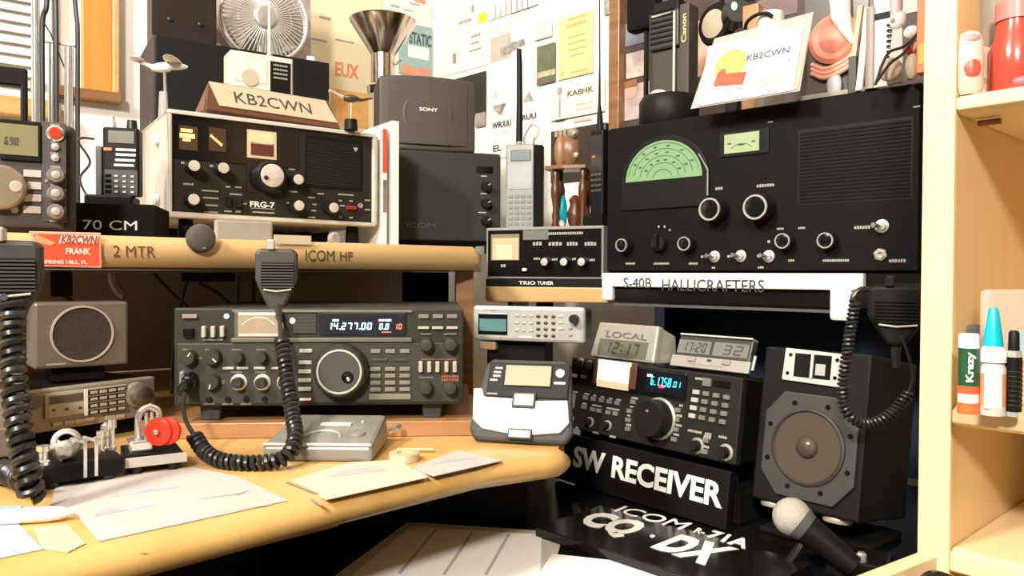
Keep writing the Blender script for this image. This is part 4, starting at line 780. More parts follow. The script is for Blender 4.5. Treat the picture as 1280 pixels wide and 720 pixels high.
_d = (0.19,0.0339); MB().lathe([(.0066, 0), (.0062, .0012), (.0045, .0012), (.003, .0004)], (_d[0], -.0200, _d[1]), (0, -1, 0), 20).build('finger_dimple', BLKG, k, 0, True); MB().ell((_d[0]+.001, -.0212, _d[1]-.002), .0022, .001, .0022, 10, 6).build('dimple_glint', CHR, k)
for c in ((0.2185,0.0606), (0.2347,0.0605), (0.2509,0.0605)): bc('mode_button', ic, BTN, c, .0108, .0044, .003)
for c in ((0.2233,0.0501), (0.2464,0.05)): bc('wide_button', ic, KM, c, .0170, .0035, .002)
_k0 = (0.2184,0.0405); _k1 = (0.2509,0.0176)
for i in range(3):
    for j in range(4): bc('key', ic, BTN, (_k0[0]+(_k1[0]-_k0[0])*i/2, _k0[1]+(_k1[1]-_k0[1])*j/3), .0118, .0044, .003)
bc('key_bar', ic, BTN, (0.2345,0.0095), .0465, .0064, .003)
for c in ((0.2716,0.0994), (0.2876,0.0994), (0.3034,0.0994)): bc('push_bar', ic, mat('bar_dim', (.20, .18, .13), .45), c, .0115, .0045, .002)
for c in ((0.2716,0.0866), (0.2873,0.0866), (0.3035,0.0866)): bc('push_bar', ic, BTNL, c, .0125, .0030, .0035)
for c in ((0.275,0.0681), (0.3016,0.068), (0.2743,0.0201), (0.3015,0.0199)): knob(ic, c, .0078, .013, mat('knob_taupe', (.042, .038, .030), .4), MATS['knob_taupe'], .8)
legend(ic, [(*(0.0408,0.0628), .014), (*(0.0151,0.0629), .010), (*(0.028,0.0531), .007), (*(0.0674,0.0627), .010), (*(0.0933,0.0626), .010), (*(0.0674,0.038), .012), (*(0.0933,0.0379), .012), (*(0.0499,0.0282), .010), (*(0.0499,0.0256), .010), (*(0.0382,0.0031), .012), (*(0.0579,0.0029), .012), (*(0.0776,0.0027), .012), (*(0.0424,0.0736), .022), (*(0.2746,0.0796), .012), (*(0.3016,0.0796), .014), (*(0.2748,0.0308), .016)], mat('olive_print', (.20, .19, .15), .6, noise=0), h_=.0018, y=-.0017)
legend(ic, [(*(0.3018,0.0319), .020, .003), (*(0.3018,0.028), .020, .003), (*(0.2886,0.0512), .040, .0014)], mat('red_print', (.34, .10, .06), .6, noise=0), y=-.0017)
# microphone plug
c = (0.0185,0.0311); k = MB().lathe([(.0085, 0), (.0085, .012), (.0065, .014), (.0062, .030), (.004, .034)], (c[0], 0, c[1]), (.0, -1, -.35), 16).build('microphone_plug', BLKG, ic, 0, True); bx('plug_collar', k, CHR, c[0]-.009, c[1]-.012, c[0]-.003, c[1]+.010, -.014, -.004, .003)
for u_ in (.035, W_-.035):
    MB().prism([(u_-.012, 0), (u_+.012, 0), (u_+.010, -.0175), (u_-.010, -.0175)][::-1], .012, .035).build('foot', mat('foot_grey', (.045, .045, .045), .6), ic, .002)
    MB().box(u_-.010, .26, -.0175, u_+.010, .28, .006).build('foot', MATS['foot_grey'], ic)
PZ = .795-.0175
pk = thing('wooden_plank', 'red-brown wooden plank under the olive-grey transceiver', 'board', ic.location[:2], ic.rotation_euler.z); pk.location.z = DZ+.0002
MB().box(-.04, -.005, 0, W_+.012, .29, PZ-DZ-.0004).build('board', wood('plank_wood', (.44, .22, .09), (.30, .13, .05), .45, 4., 30.), pk, .001)
# silver tray box in front of it
q = .73/950
t = thing('desk_recorder', 'silver-grey wedge-shaped desk box in front of the transceiver, black coiled cord across it', 'recorder', (*(-0.2404,0.7295,0.76)[:2], DZ+.0002), R(-1))
rw = (465-327)*.738/950; GS = mat('silver_grey', (.26, .25, .22), .38, .3)
MB().hexa([(0,0,0),(rw,0,0),(rw,.085,0),(0,.085,0)], [(0,0,.016),(rw,0,.016),(rw-.002,.085,.031),(.008,.085,.031)]).build('case', GS, t, .004)
bx('front_lip', t, mat('silver_lip', (.52, .50, .45), .35, .4), .001, .0150, rw-.001, .0180, -.0012, .004, .001)
tp_ = bpy.data.objects.new('top_panel', None); COL.objects.link(tp_); tp_.parent = t; tp_.location = (0, 0, .0163); tp_.rotation_euler.x = math.atan2(.015, .085)
def top(name, x0, y0, x1, y1, m, h_=.0016, bev=.0008): return MB().box(x0, y0, -.0005, x1, y1, h_).build(name, m, tp_, bev)
top('badge_bar', rw*.40, .050, rw*.70, .057, mat('pale_bar', (.62, .60, .54), .35)); top('button', rw*.78, .060, rw*.80, .063, WHTG)
for x_ in (.20, .80): MB().lathe([(.009, 0), (.008, .002), (.004, .0026)], (rw*x_, .036, 0), (0, 0, 1), 22).build('dial', GS, tp_, 0, True).scale = (1, .8, 1)
MB().tube([(rw*(.5+.16*math.cos(a)), .020+.016*math.sin(a), .0006) for a in [math.pi*i/12 for i in range(13)]], .0012, 6).build('arch_trim', MATS['silver_lip'], tp_, 0, True)
# pencil and tape on the desk
o = MB().cyl((-0.1161,0.7698,0.7633), (-0.0788,0.7707,0.7633), .0016, .0016, 6).build('pencil', mat('pencil_wood', (.60, .45, .26), .5)); tag(o, 'short pencil lying in front of the wooden plank', 'pencil')
p = Vector((-0.104,0.7353,0.76)); t = thing('tape_roll', 'beige tape roll lying on the pine desk beside the small white note', 'tape', (p.x, p.y, DZ+.0004)); MB().lathe([(.007, 0), (.0145, 0), (.0145, .008), (.007, .008), (.007, 0)], (0, 0, 0), (0, 0, 1), 30, caps=False).build('roll', mat('tape_beige', (.56, .46, .30), .4), t, 0, True)
MB().lathe([(.0068, .001), (.0068, .006)], (0, 0, 0), (0, 0, 1), 24).build('core', PAPERC, t, 0, True)

# ================================================================ silver desktop scanner and the black-and-white answering unit
t = thing('desktop_scanner', 'flat silver desktop scanner with teal screen and rows of keys, below the pine board', 'radio', (-0.051,0.98,0.8573),-0.3465,-0.0001); W_, H_ = 0.1488,0.0446; scn = t
SP = mat('silver_paint', (.46, .445, .41), .38, .25)
bx('case', t, BLK, .003, .003, W_-.004, H_-.003, .008, .055, .003); bx('front_panel', t, SP, 0, 0, W_, H_, 0, .010, .004)
d_ = bx('display', t, BLKG, 0.0084,0.0076, 0.0485,0.0355, -.0012, .001, .003); bx('screen', d_, SCREENT, 0.0108,0.0123, 0.0473,0.028, -.0018, -.0012)
_k0 = (0.0894,0.0324); _k1 = (0.1091,0.0085)
for i in range(3):
    for j in range(4): c = (_k0[0]+(_k1[0]-_k0[0])*i/2, _k0[1]+(_k1[1]-_k0[1])*j/3); MB().ell((c[0], 0, c[1]), .0030, .0015, .0021, 12, 6).build('key', CHA, t, 0, True)
_k0 = (0.0609,0.0329); _k1 = (0.0799,0.0143)
for i in range(3):
    for j in range(3): c = (_k0[0]+(_k1[0]-_k0[0])*i/2, _k0[1]+(_k1[1]-_k0[1])*j/2); MB().ell((c[0], 0, c[1]), .0034, .0013, .0019, 12, 6).build('key', mat('silver_key', (.50, .485, .45), .4, .3), t, 0, True)
for c in ((0.1188,0.0331), (0.1188,0.0254), (0.1189,0.0177)): MB().ell((c[0], 0, c[1]), .0045, .0013, .0019, 12, 6).build('key', MATS['silver_key'], t, 0, True)
knob(t, (0.1367,0.0306), .0058, .011, KNOB, None, n=22)
for c in ((0.1314,0.0187), (0.1314,0.0103)): MB().ell((c[0], 0, c[1]), .0026, .0014, .0022, 12, 6).build('key', GREY, t, 0, True)
bc('label_bar', t, WHT, (0.0725,0.0063), .017, .002, .0006, .0001); legend(t, [(*(0.0279,0.0392), .018, .002)], GREY, y=-.0004)
o = thing('scanner_stand', 'black block stand under the silver desktop scanner, cables in the gap', 'stand', scn.location[:2], scn.rotation_euler.z); o.location.z = DZ+.0002
bx('block', o, BLKM, .014, 0, W_-.055, scn.location.z-DZ-.0005, .015, .05, .002); bx('bracket', o, mat('tan_bracket', (.38, .26, .14), .5), .006, scn.location.z-DZ-.013, .030, scn.location.z-DZ-.002, .006, .02, .002)
dv = thing('answering_unit', 'leaning black and white desk unit with pale LCD, right end of pine desk', 'phone', (-0.0437,0.815,0.764),-0.2121,-0.4919); W_, H_ = 0.1066,0.0944
_d = H_/.30
MB().prism([(.004, 0), (W_-.004, 0), (W_+.003, .012), (W_-.004, H_*.94), (W_-.012, H_), (.014, H_), (.006, H_*.94), (-.004, .012)], .0, .010).build('case', mat('graphite', (.055, .053, .050), .6, spec=.3), dv, .004)
zz = (0.0047,0.0573)[1]
MB().prism([(.012, .012), (W_*.5, .006), (W_-.010, .011), (W_-.001, .022), (0.1021,0.0472), (0.0683,0.0453), (0.041,0.0472), (0.0096,0.0479), (0.0067,0.0574), (-0.0034,0.057), (.0, .022)], -.004, .001).build('white_cover', mat('white_cover', (.74, .74, .75), .3, noise=0), dv, .0015)
bx('black_face', dv, mat('graphite_face', (.020, .019, .018), .6, spec=.2), 0.0113,0.0485, 0.1021,0.0894, -.0022, .001, .0015)
d_ = bx('display', dv, BLK, 0.0296,0.0606, 0.0833,0.0865, -.003, -.002, .0006); bx('screen', d_, mat('pale_lcd', (.36, .36, .25), .6, noise=.03, spec=.2), 0.0309,0.0622, 0.0816,0.0854, -.0036, -.003)
for c in ((0.0226,0.0819), (0.0214,0.077), (0.0211,0.0726), (0.0181,0.0677)): bc('button', dv, PRINT, c, .0085, .0022, .0032, .0005)
c = (0.0919,0.0774); MB().lathe([(.0052, 0), (.0050, .0034), (.003, .0042)], (c[0], -.001, c[1]), (0, -1, 0), 20).build('round_button', mat('grey_button', (.55, .55, .52), .4), dv, 0, True); bc('button', dv, PRINT, (0.092,0.0665), .013, .003, .0034, .001)
k = bx('navigation_key', dv, CHA, 0.0417,0.0358, 0.068,0.0544, -.0056, -.002, .003); bx('key_face', k, mat('key_white', (.62, .62, .60), .4), 0.0444,0.039, 0.0655,0.0515, -.0064, -.0055, .002); bx('key_core', k, mat('key_cream', (.70, .69, .62), .3), 0.0473,0.0414, 0.0625,0.0501, -.0072, -.0062, .001)
k = bx('lower_key', dv, CHA, 0.0405,0.0015, 0.0674,0.0135, -.0056, -.002, .003); bx('key_face', k, WHTG, 0.0425,0.0035, 0.0654,0.0112, -.0064, -.0055, .003)
legend(dv, [(*(0.0185,0.0519), .012, .002)], PRINTD, y=-.0026)
MB().hexa([(.02,.006,.002),(W_-.02,.006,.002),(W_-.02,.075,.042),(.02,.075,.042)], [(.02,.02,H_*.7),(W_-.02,.02,H_*.7),(W_-.02,.030,H_*.7),(.02,.030,H_*.7)]).build('prop_stand', BLK, dv)
# ================================================================ left end of the desk: small speaker, mobile radios, bug key
lsp = thing('square_speaker', 'small square brown-grey speaker with a pale ring around its round grille', 'speaker', (-0.5035,0.8,0.838),0.7134,-0.001); W_, H_ = 0.0916,0.0713
TAU = mat('taupe_metal', (.165, .135, .105), .38, .3)
bx('case', lsp, TAU, 0, 0, W_, H_, 0, .05, .003); c = (0.0455,0.0363)
rr_ = .0308
MB().lathe([(rr_*.93, .0), (rr_*.94, .002), (rr_, .002), (rr_*1.01, 0)], (c[0], -.0002, c[1]), (0, -1, 0), 44, caps=False).build('pale_ring', mat('ring_beige', (.55, .46, .38), .35, .4), lsp, 0, True); MB().lathe([(rr_*.95, 0), (rr_*.9, .0008)], (c[0], -.0001, c[1]), (0, -1, 0), 36).build('grille', mat('grille_brown', (.030, .018, .012), .7, bump=.5, scale=700), lsp)
legend(lsp, [(.020, .005, .018, .0018)], PRINTD, y=-.0005)
r2 = thing('mobile_radio', 'slim silver-brown mobile radio with keypad and display, under the square speaker', 'radio', (-0.4855,0.76,0.7777),1.0091,-0.0015); W_, H_ = 0.138,0.0441
MR = mat('mobile_silver', (.33, .29, .235), .35, .35)
bx('case', r2, BLK, .002, .002, W_-.002, H_-.001, .01, .16, .002); bx('front_panel', r2, MR, 0, 0, W_, H_, 0, .011, .002); bx('raised_band', r2, mat('mobile_band', (.40, .36, .295), .35, .3), 0.0155,0.0138, 0.102,0.0396, -.003, .001, .001)
dp_ = bx('display', r2, mat('display_tan', (.46, .41, .33), .35), 0.0188,0.0146, 0.0556,0.0383, -.0036, -.003); bx('screen', dp_, mat('screen_brown', (.11, .085, .060), .2), 0.0196,0.0283, 0.0535,0.0365, -.0042, -.0036); bx('white_edge', dp_, WHT, 0.0549,0.0116, 0.0582,0.0396, -.0046, -.0036)
legend(r2, [(*(0.0236,0.0221), .004), (*(0.0368,0.0215), .004), (*(0.0509,0.0207), .004)], DARKINK, y=-.0042)
_k0 = (0.0648,0.014); _k1 = (0.0952,0.0353)
for i in range(4):
    for j in range(4): k = bc('key', r2, BLKG, (_k0[0]+(_k1[0]-_k0[0])*i/3, _k0[1]+(_k1[1]-_k0[1])*j/3), .0105, .0052, .0012, .0004, y=-.003); bc('key_face', k, mat('key_tan', (.46, .40, .32), .4), (_k0[0]+(_k1[0]-_k0[0])*i/3, _k0[1]+(_k1[1]-_k0[1])*j/3), .0075, .0030, .0010, .0003, y=-.0042)
for c in ((0.0284,0.0067), (0.0402,0.0066), (0.0508,0.0065), (0.0611,0.0067), (0.0841,0.0052), (0.0949,0.0046)): bc('function_key', r2, MATS['key_tan'], c, .0105, .0042, .003, .0008)
c = (0.1141,0.026); k = knob(r2, c, .0145, .006, MR, None, n=30); MB().lathe([(.0105, 0), (.0105, .012), (.009, .013)], (c[0], -.006, c[1]), (0, -1, 0), 26).build('knob_cap', mat('knob_brown', (.16, .13, .10), .3, .4), k, 0, True)
c = (0.0033,0.0337); knob(r2, c, .0080, .012, mat('knob_brown2', (.17, .14, .11), .35, .3), None, n=20)
bl = thing('radio_block', 'black block raising the slim silver-brown mobile radio above the desk', 'block', r2.location[:2], r2.rotation_euler.z); bl.location.z = DZ+.0002; bx('block', bl, BLKM, .005, 0, W_-.005, r2.location.z-DZ-.0006, .012, .15, .002)
# bracket carrying the square speaker
o = thing('speaker_bracket', 'dark bracket between the square speaker and the slim mobile radio', 'bracket', lsp.location[:2], lsp.rotation_euler.z); zt = r2.location.z+H_; o.location.z = zt+.0004
bx('bracket', o, BLKM, .018, 0, .070, lsp.location.z-zt-.0008, .012, .045, .001)
# second mobile radio at the frame's left edge
t = thing('mobile_radio', 'grey-brown mobile radio at the far left edge behind the thick coiled cord', 'radio', (-0.4473,0.7,0.7899), R(40)); t.location.z = DZ+.0002; rt = .94+(345-462)*.70/950-DZ; q = .70/950
bx('case', t, BLK, -.075, .004, -.004, rt, .008, .11, .003); bx('front_panel', t, MR, -.08, .012, -.002, rt+.001, 0, .010, .004); bx('lower_band', t, mat('mobile_band2', (.24, .205, .165), .4, .3), -.078, .014, -.004, rt*.42, -.002, .001, .001); k = knob(t, (-.014, rt*.75), .007, .009, MATS['knob_brown2']); bc('button', t, MATS['key_tan'], (-.011, rt*.30), .010, .006, .0035)
# bug key: black base with chrome works, separate paddle on a chrome base
p0 = Vector((-0.3883,0.6237,0.76)); p1 = Vector((-0.3396,0.6652,0.76)); yw = math.atan2(p1.y-p0.y, p1.x-p0.x); L_ = (p1-p0).length
bk = thing('bug_key', 'semi-automatic morse key with chrome works on a black base, left of the red paddle', 'morse key', (p0.x, p0.y, DZ+.0004), yw)
bx('base', bk, BLK, 0, .004, L_, .020, 0, .055, .003); q = .60/950
for u_ in (.01, L_-.012): MB().cyl((u_, .008, 0), (u_, .008, .005), .006, .006, 14).build('foot', RUB, bk)
sx = lambda x_: (x_-60)/645*L_; BY = .022
def post(x_, h_, r_=.0024, y_=BY): return MB().lathe([(r_*1.5, 0), (r_*1.5, .003), (r_, .004), (r_, h_*.7), (r_*1.6, h_*.72), (r_*1.6, h_)], (sx(x_), y_, .020), (0, 0, 1), 12)
post(100, .016, .0034, .008).build('terminal_post', CHR, bk, 0, True)
MB().cyl((sx(175), BY, .030), (sx(640), BY+.004, .034), .0022, .0018, 10).build('pendulum_arm', CHR, bk, 0, True)
MB().lathe([(.007, 0), (.008, .004), (.0078, .012), (.004, .016)], (sx(320), BY-.004, .029), (-.8, -1, .1), 22).build('weight_wheel', SIL, bk, 0, True); MB().ring((sx(300), BY+.004, .033), (-.3, -1, .2), .0095, .0026, 24).build('wheel_rim', SIL, bk, 0, True)
for x_ in (395, 480): MB().box(sx(x_)-.0014, -.0012, .006, sx(x_)+.0014, .0004, .040).build('contact_strip', CHR, bk, .0004)
MB().cyl((sx(395), .0, .036), (sx(330), BY, .036), .0018, .0018, 8).build('cross_bar', CHR, bk, 0, True); MB().cyl((sx(480), .0, .036), (sx(430), BY, .036), .0018, .0018, 8).build('cross_bar', CHR, bk, 0, True)
MB().box(sx(230), BY-.010, .0195, sx(250), BY+.006, .036).build('frame_block', SIL, bk, .001); MB().cyl((sx(190), BY-.006, .028), (sx(235), BY-.006, .028), .0042, .0042, 12).build('adjusting_screw', CHR, bk, 0, True); MB().box(sx(520), BY-.006, .0195, sx(545), BY+.006, .030).build('frame_block', SIL, bk, .001)
post(565, .020).build('terminal_post', CHR, bk, 0, True); post(632, .026, .0018, .03).build('terminal_post', CHR, bk, 0, True); post(675, .028, .0022, .03).build('terminal_post', CHR, bk, 0, True)
MB().cyl((sx(585), .03, .042), (sx(645), .03, .041), .0028, .0028, 10).build('adjusting_screw', CHR, bk, 0, True); MB().cyl((sx(645), .03, .041), (sx(700), .03, .041), .0012, .0012, 8).build('adjusting_screw', CHR, bk, 0, True)
p0 = Vector((-0.3437,0.6738,0.76)); p1 = Vector((-0.2992,0.7015,0.76)); yw = math.atan2(p1.y-p0.y, p1.x-p0.x); L2 = (p1-p0).length
pd = thing('paddle_key', 'chrome-framed paddle key with red round finger pieces on a pale metal base', 'morse key', (p0.x, p0.y, DZ+.0004), yw); sx2 = lambda x_: (x_-708)/482*L2
MB().prism([(0, .006), (L2, .006), (L2-.004, .016), (.0, .019)], 0, .045).build('base', BLK, pd, .0015); bx('edge_plate', pd, mat('pale_metal', (.66, .62, .56), .35, .4), 0, .0065, L2*.98, .0155, -.0012, 0, .0004)
for u_ in (.010, L2-.012):
    for y_ in (.008, .036): MB().cyl((u_, y_, 0), (u_, y_, .0062), .0055, .0055, 12).build('foot', RUB, pd)
bx('chrome_block', pd, CHR, sx2(748), .018, sx2(925), .028, .008, .036, .002)
x0, x1 = sx2(825), sx2(985)
MB().tube(spline([(x0, .018, .028), (x0, .018, .048), (x0+.004, .018, .055), (x0+.010, .018, .057), (x1-.008, .018, .057), (x1-.001, .018, .053), (x1, .018, .045), (x1, .018, .030)], 6), .0030, 10).build('arch_frame', CHR, pd, 0, True)
for x_ in (885, 930): MB().cyl((sx2(x_), .020, .028), (sx2(x_), .020, .052), .0018, .0018, 8).build('pivot_post', CHR, pd, 0, True)
MB().cyl((sx2(880), .016, .036), (sx2(1000), .012, .036), .0016, .0016, 8).build('lever_arm', CHR, pd, 0, True)
for x_, n_ in ((975, 0), (1040, 1)): MB().lathe([(.0125, 0), (.0130, .0015), (.0125, .004), (.010, .005)], (sx2(x_), .004, .036), (-.75, -1, 0), 26).build('finger_piece', REDG, pd, 0, True)
MB().ell((sx2(935), -.004, .037), .0026, .0026, .0026, 10, 6).build('screw', CHR, pd, 0, True)
# ================================================================ hanging microphones and coiled cords
def hand_mic(name, label, loc, yaw, w_, h_, grille_n, group=None, m=None, tilt=0., clip=None):
    m = m or mat('mic_plastic', (.040, .035, .032), .5); t = thing(name, label, 'microphone', loc, yaw, tilt, group)
    hw = w_/2
    MB().prism([(-hw*.30, -h_), (hw*.30, -h_), (hw*.75, -h_*.70), (hw, -h_*.50), (hw, -h_*.08), (hw*.85, 0), (-hw*.85, 0), (-hw, -h_*.08), (-hw, -h_*.50), (-hw*.75, -h_*.70)], 0, .022).build('body', m, t, .004)
    bx('grille_recess', t, BLK, -hw*.72, -h_*.62, hw*.82, -h_*.22, -.0008, .002)
    pr = None
    for i in range(grille_n):
        if pr is None: pr = MB().box(-hw*.74, -.0028, 0, hw*.84, .001, h_*.40/grille_n*.55).build('grille_bar', m, t, .0004, seg=1); o = pr
        else: o = pr.copy(); COL.objects.link(o)
        o.location = (0, 0, -h_*.62+h_*.40*i/grille_n)
    MB().tube([(-hw*.6, -.003, -h_*.645), (0, -.0035, -h_*.675), (hw*.7, -.003, -h_*.645)], .0010, 6).build('trim', GREYL, t, 0, True)
    MB().box(-.010, -.003, -h_*.02, -.002, .015, .010).build('hang_clip', clip or SIL, t, .0015)
    MB().lathe([(.0055, 0), (.0045, .012), (.0035, .024)], (0, .010, -h_+.001), (0, 0, -1), 12).build('strain_relief', RUB, t, 0, True)
    return t
hand_mic('hand_microphone', 'grey-brown hand microphone hanging from the shelf in front of the transceiver', (-0.2667,0.86,0.9698), R(14), .046, .072, 9, m=mat('mic_taupe', (.058, .050, .044), .5))
hand_mic('hand_microphone', 'big black hand microphone hanging beside the red call card', (-0.3984,0.6,0.9664), R(25), .046, .066, 9)
hm = hand_mic('hand_microphone', 'black hand microphone hung at the right, below the white shelf end', (0.3924,0.775,0.9323), R(-25), .054, .062, 7, m=BLK, clip=BLK)
o = MB().tube(spline([(-0.2606,0.845,0.9049), (-0.2534,0.83,0.8907), (-0.2425,0.8,0.8688)]), [.0045]*8+[.0030]*9, 8).build('cord_end', RUB, None, 0, True); tag(o, 'straight black cord end below the grey-brown hand microphone', 'cord')
o = coil([(-0.2425,0.8,0.8722), (-0.23,0.775,0.8367), (-0.2148,0.745,0.8013), (-0.2053,0.72,0.7846), (-0.2092,0.7,0.7711), (-0.2341,0.695,0.767), (-0.2639,0.7,0.7671), (-0.2865,0.712,0.7723), (-0.3053,0.73,0.7843)], .0056, .0026, .0060).build('coiled_cord', RUB, None, 0, True); tag(o, 'black coiled cord looping from transceiver down over the silver-grey desk box', 'cord')
o = MB().tube(spline([(-0.3053,0.73,0.7843), (-0.3223,0.75,0.7959), (-0.3355,0.775,0.8075), (-0.3395,0.788,0.8161)]), .0022, 8).build('cord_lead', RUB, None, 0, True); tag(o, 'thin black lead up to the plug at the left of the transceiver', 'cord')
o = coil([(-0.3929,0.6,0.9209), (-0.3917,0.595,0.891), (-0.3835,0.585,0.8547), (-0.3723,0.575,0.8136), (-0.3631,0.57,0.7845), (-0.3627,0.573,0.7703)], .0070, .0032, .0076).build('coiled_cord', RUB, None, 0, True); tag(o, 'thick glossy black coiled cord hanging at the far left', 'cord')
o = coil([(-0.4734,0.66,0.7772), (-0.4491,0.65,0.7694), (-0.422,0.635,0.7734), (-0.3835,0.6,0.7763)], .0078, .0034, .0080).build('coiled_cord', RUB, None, 0, True); tag(o, 'lower loop of black coiled cord lying on the desk at far left', 'cord')
o = MB().tube(spline([(0.3584,0.76,0.9283), (0.348,0.76,0.9283), (0.3409,0.76,0.9202), (0.3426,0.76,0.9122)]), .0026, 8).build('cord_hook', RUB, None, 0, True); tag(o, 'bent black cord lead at the top of the right-hand microphone', 'cord')
o = coil([(0.3434,0.76,0.9171), (0.3382,0.76,0.8818), (0.3331,0.76,0.8416), (0.3326,0.76,0.8175), (0.3386,0.755,0.8008), (0.3562,0.755,0.7945), (0.3768,0.755,0.8042), (0.3956,0.755,0.8251)], .0042, .0018, .0044).build('coiled_cord', RUB, None, 0, True); tag(o, 'thin black coiled cord looping in front of the black two-way speaker', 'cord')
o = MB().tube(spline([(0.3956,0.755,0.8251), (0.3994,0.755,0.8426), (0.3935,0.755,0.8665), (0.3869,0.755,0.8824)]), .0016, 8).build('cord_lead', RUB, None, 0, True); tag(o, 'thin lead rising to the right-hand microphone', 'cord')
# red call card on the shelf edge
t = thing('call_card', 'red plastic card with call letters clipped to the pine shelf edge', 'card', (0, 0, 0)); t.location = bpy.data.objects['hutch_shelf'].location; t.rotation_euler.z = sh.rotation_euler.z
_q = [(-0.0703,0.0363), (-0.0036,0.0371), (-0.0029,-0.0015), (-0.0619,-0.0004)]
MB().prism([_q[3], _q[2], _q[1], _q[0]], -.005, -.0035).build('card_back', mat('pink_edge', (.80, .38, .30), .4), t, .0008)
_i = [(-0.0668,0.0339), (-0.006,0.0343), (-0.0053,0.0011), (-0.0584,0.0013)]; MB().prism([_i[3], _i[2], _i[1], _i[0]], -.0056, -.0048).build('red_face', REDC, t)
PKI = mat('pale_pink_ink', (.86, .62, .52), .6, noise=0); _b = [(-0.0437,0.0242), (-0.0083,0.0253), (-0.0055,0.034), (-0.041,0.0333)]; MB().prism(_b, -.006, -.0055).build('pale_band', PKI, t)
text(t, 'KB2CWN', -0.0417,0.0246, -0.0073,0.0335, mat('card_red_ink', (.30, .05, .04), .6, noise=0), y=-.0061, bold=.02, shear=.3); text(t, 'FRANK', -0.037,0.0128, -0.0135,0.0196, PKI, y=-.0057, bold=.03); text(t, 'SPRING HILL, FL', -0.0586,0.0017, -0.0167,0.0065, PKI, y=-.0057, bold=.03)
_b = [(-0.0652,0.0251), (-0.0509,0.0217), (-0.0463,0.0249), (-0.0574,0.0299), (-0.0652,0.0342)]; MB().prism(_b, -.0060, -.0055).build('state_print', mat('orange_shape', (.88, .30, .14), .5), t)
# power clutter under the shelf
def cable(name, label, pts, r_, m=RUB): o = MB().tube(spline(pts), r_, 7).build(name, m, None, 0, True); return tag(o, label, 'cable')
cable('hanging_cable', 'black cable sagging from the shelf toward the left of the transceiver', [(-0.555,1.18,0.9403), (-0.5535,1.19,0.9333), (-0.5387,1.2,0.912), (-0.5121,1.2,0.8872), (-0.4949,1.19,0.856)], .0022)
cable('hanging_cable', 'black cable running straight down behind the transceiver left corner', [(-0.4924,1.15,0.9286), (-0.4992,1.15,0.903), (-0.5062,1.15,0.8708), (-0.5135,1.15,0.8101), (-0.5116,1.14,0.7449)], .0026)
cable('hanging_cable', 'short slanting black cable above the transceiver meters', [(-0.464,1.13,0.927), (-0.4363,1.12,0.9142), (-0.403,1.1,0.8928)], .0026); cable('hanging_cable', 'vertical black cable left of the grey-brown hand microphone', [(-0.3949,1.1,0.9415), (-0.3961,1.1,0.9206), (-0.3972,1.1,0.8882)], .0022); cable('hanging_cable', 'thick black cable directly behind the grey-brown hand microphone', [(-0.3785,1.12,0.9416), (-0.3797,1.12,0.9204), (-0.382,1.12,0.885)], .0034)
t = thing('power_block', 'flat black power block under the shelf, above the transceiver left end', 'power supply', (-0.5052,1.16,0.9288), R(20)); bx('block', t, BLK, 0, 0, .078, .014, 0, .05, .002)
t = thing('plug_block', 'black plug block hanging below the red call card', 'plug', (-0.6083,1,0.9094), R(30)); bx('body', t, BLK, 0, 0, .026, .034, 0, .03, .003); MB().tube([(.014, .01, .002), (.030, .01, -.012), (.045, .01, -.030)], .004, 8).build('cable_end', RUB, t, 0, True)
cable('pale_cable', 'pale grey bundled cable below the 2 MTR label', [(-0.631,1.2,0.9417), (-0.6293,1.2,0.9275), (-0.6204,1.2,0.9116), (-0.6107,1.2,0.9045)], .007, mat('pale_cable', (.40, .38, .35), .4))
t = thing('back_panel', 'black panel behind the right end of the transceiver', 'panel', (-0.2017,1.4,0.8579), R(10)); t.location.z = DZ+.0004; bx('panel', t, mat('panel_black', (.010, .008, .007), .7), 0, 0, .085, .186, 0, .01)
o = MB().tube([(-0.1298,0.8,0.7734), (-0.1251,0.81,0.7747), (-0.1226,0.83,0.7737)], [.0012, .0030, .0034], 10).build('phono_plug', CHR, None, 0, True); tag(o, 'small chrome plug sticking out below the transceiver', 'plug')
# papers on the pine desk
def sheet(name, label, pts, m, z0, th=.0006, cat='paper'):
    c = [sum(p[0] for p in pts)/len(pts), sum(p[1] for p in pts)/len(pts)]
    t = thing(name, label, cat, (c[0], c[1], z0)); MB().slab([(p[0]-c[0], p[1]-c[1]) for p in pts][::-1] if _area(pts) < 0 else [(p[0]-c[0], p[1]-c[1]) for p in pts], 0, th).build('sheet', m, t); return t, c
def _area(P_): return sum(P_[i][0]*P_[(i+1) % len(P_)][1]-P_[(i+1) % len(P_)][0]*P_[i][1] for i in range(len(P_)))
def marks(t, c, quads, m, z):
    b = MB()
    for qd in quads: b.add([(p[0]-c[0], p[1]-c[1], z) for p in qd], [(0, 1, 2, 3)] if len(qd) == 4 else [tuple(range(len(qd)))])
    return tag(b.build('print', m, t), kind='stuff')
PIN = mat('faint_ink', (.42, .41, .42), .8, noise=0)
t, c = sheet('large_chart', 'large white chart sheet on the pine desk below the morse keys', [(-0.2961,0.4888,0.76), (-0.2759,0.5066,0.76), (-0.1771,0.6009,0.76), (-0.2447,0.674,0.76), (-0.2949,0.703,0.76), (-0.3871,0.6443,0.76), (-0.3576,0.5877,0.76), (-0.3235,0.5633,0.76)][1:], PAPER, DZ+.0004)
PALEB = mat('pale_blue_wash', (.42, .42, .44), .7, noise=.2, scale=30)
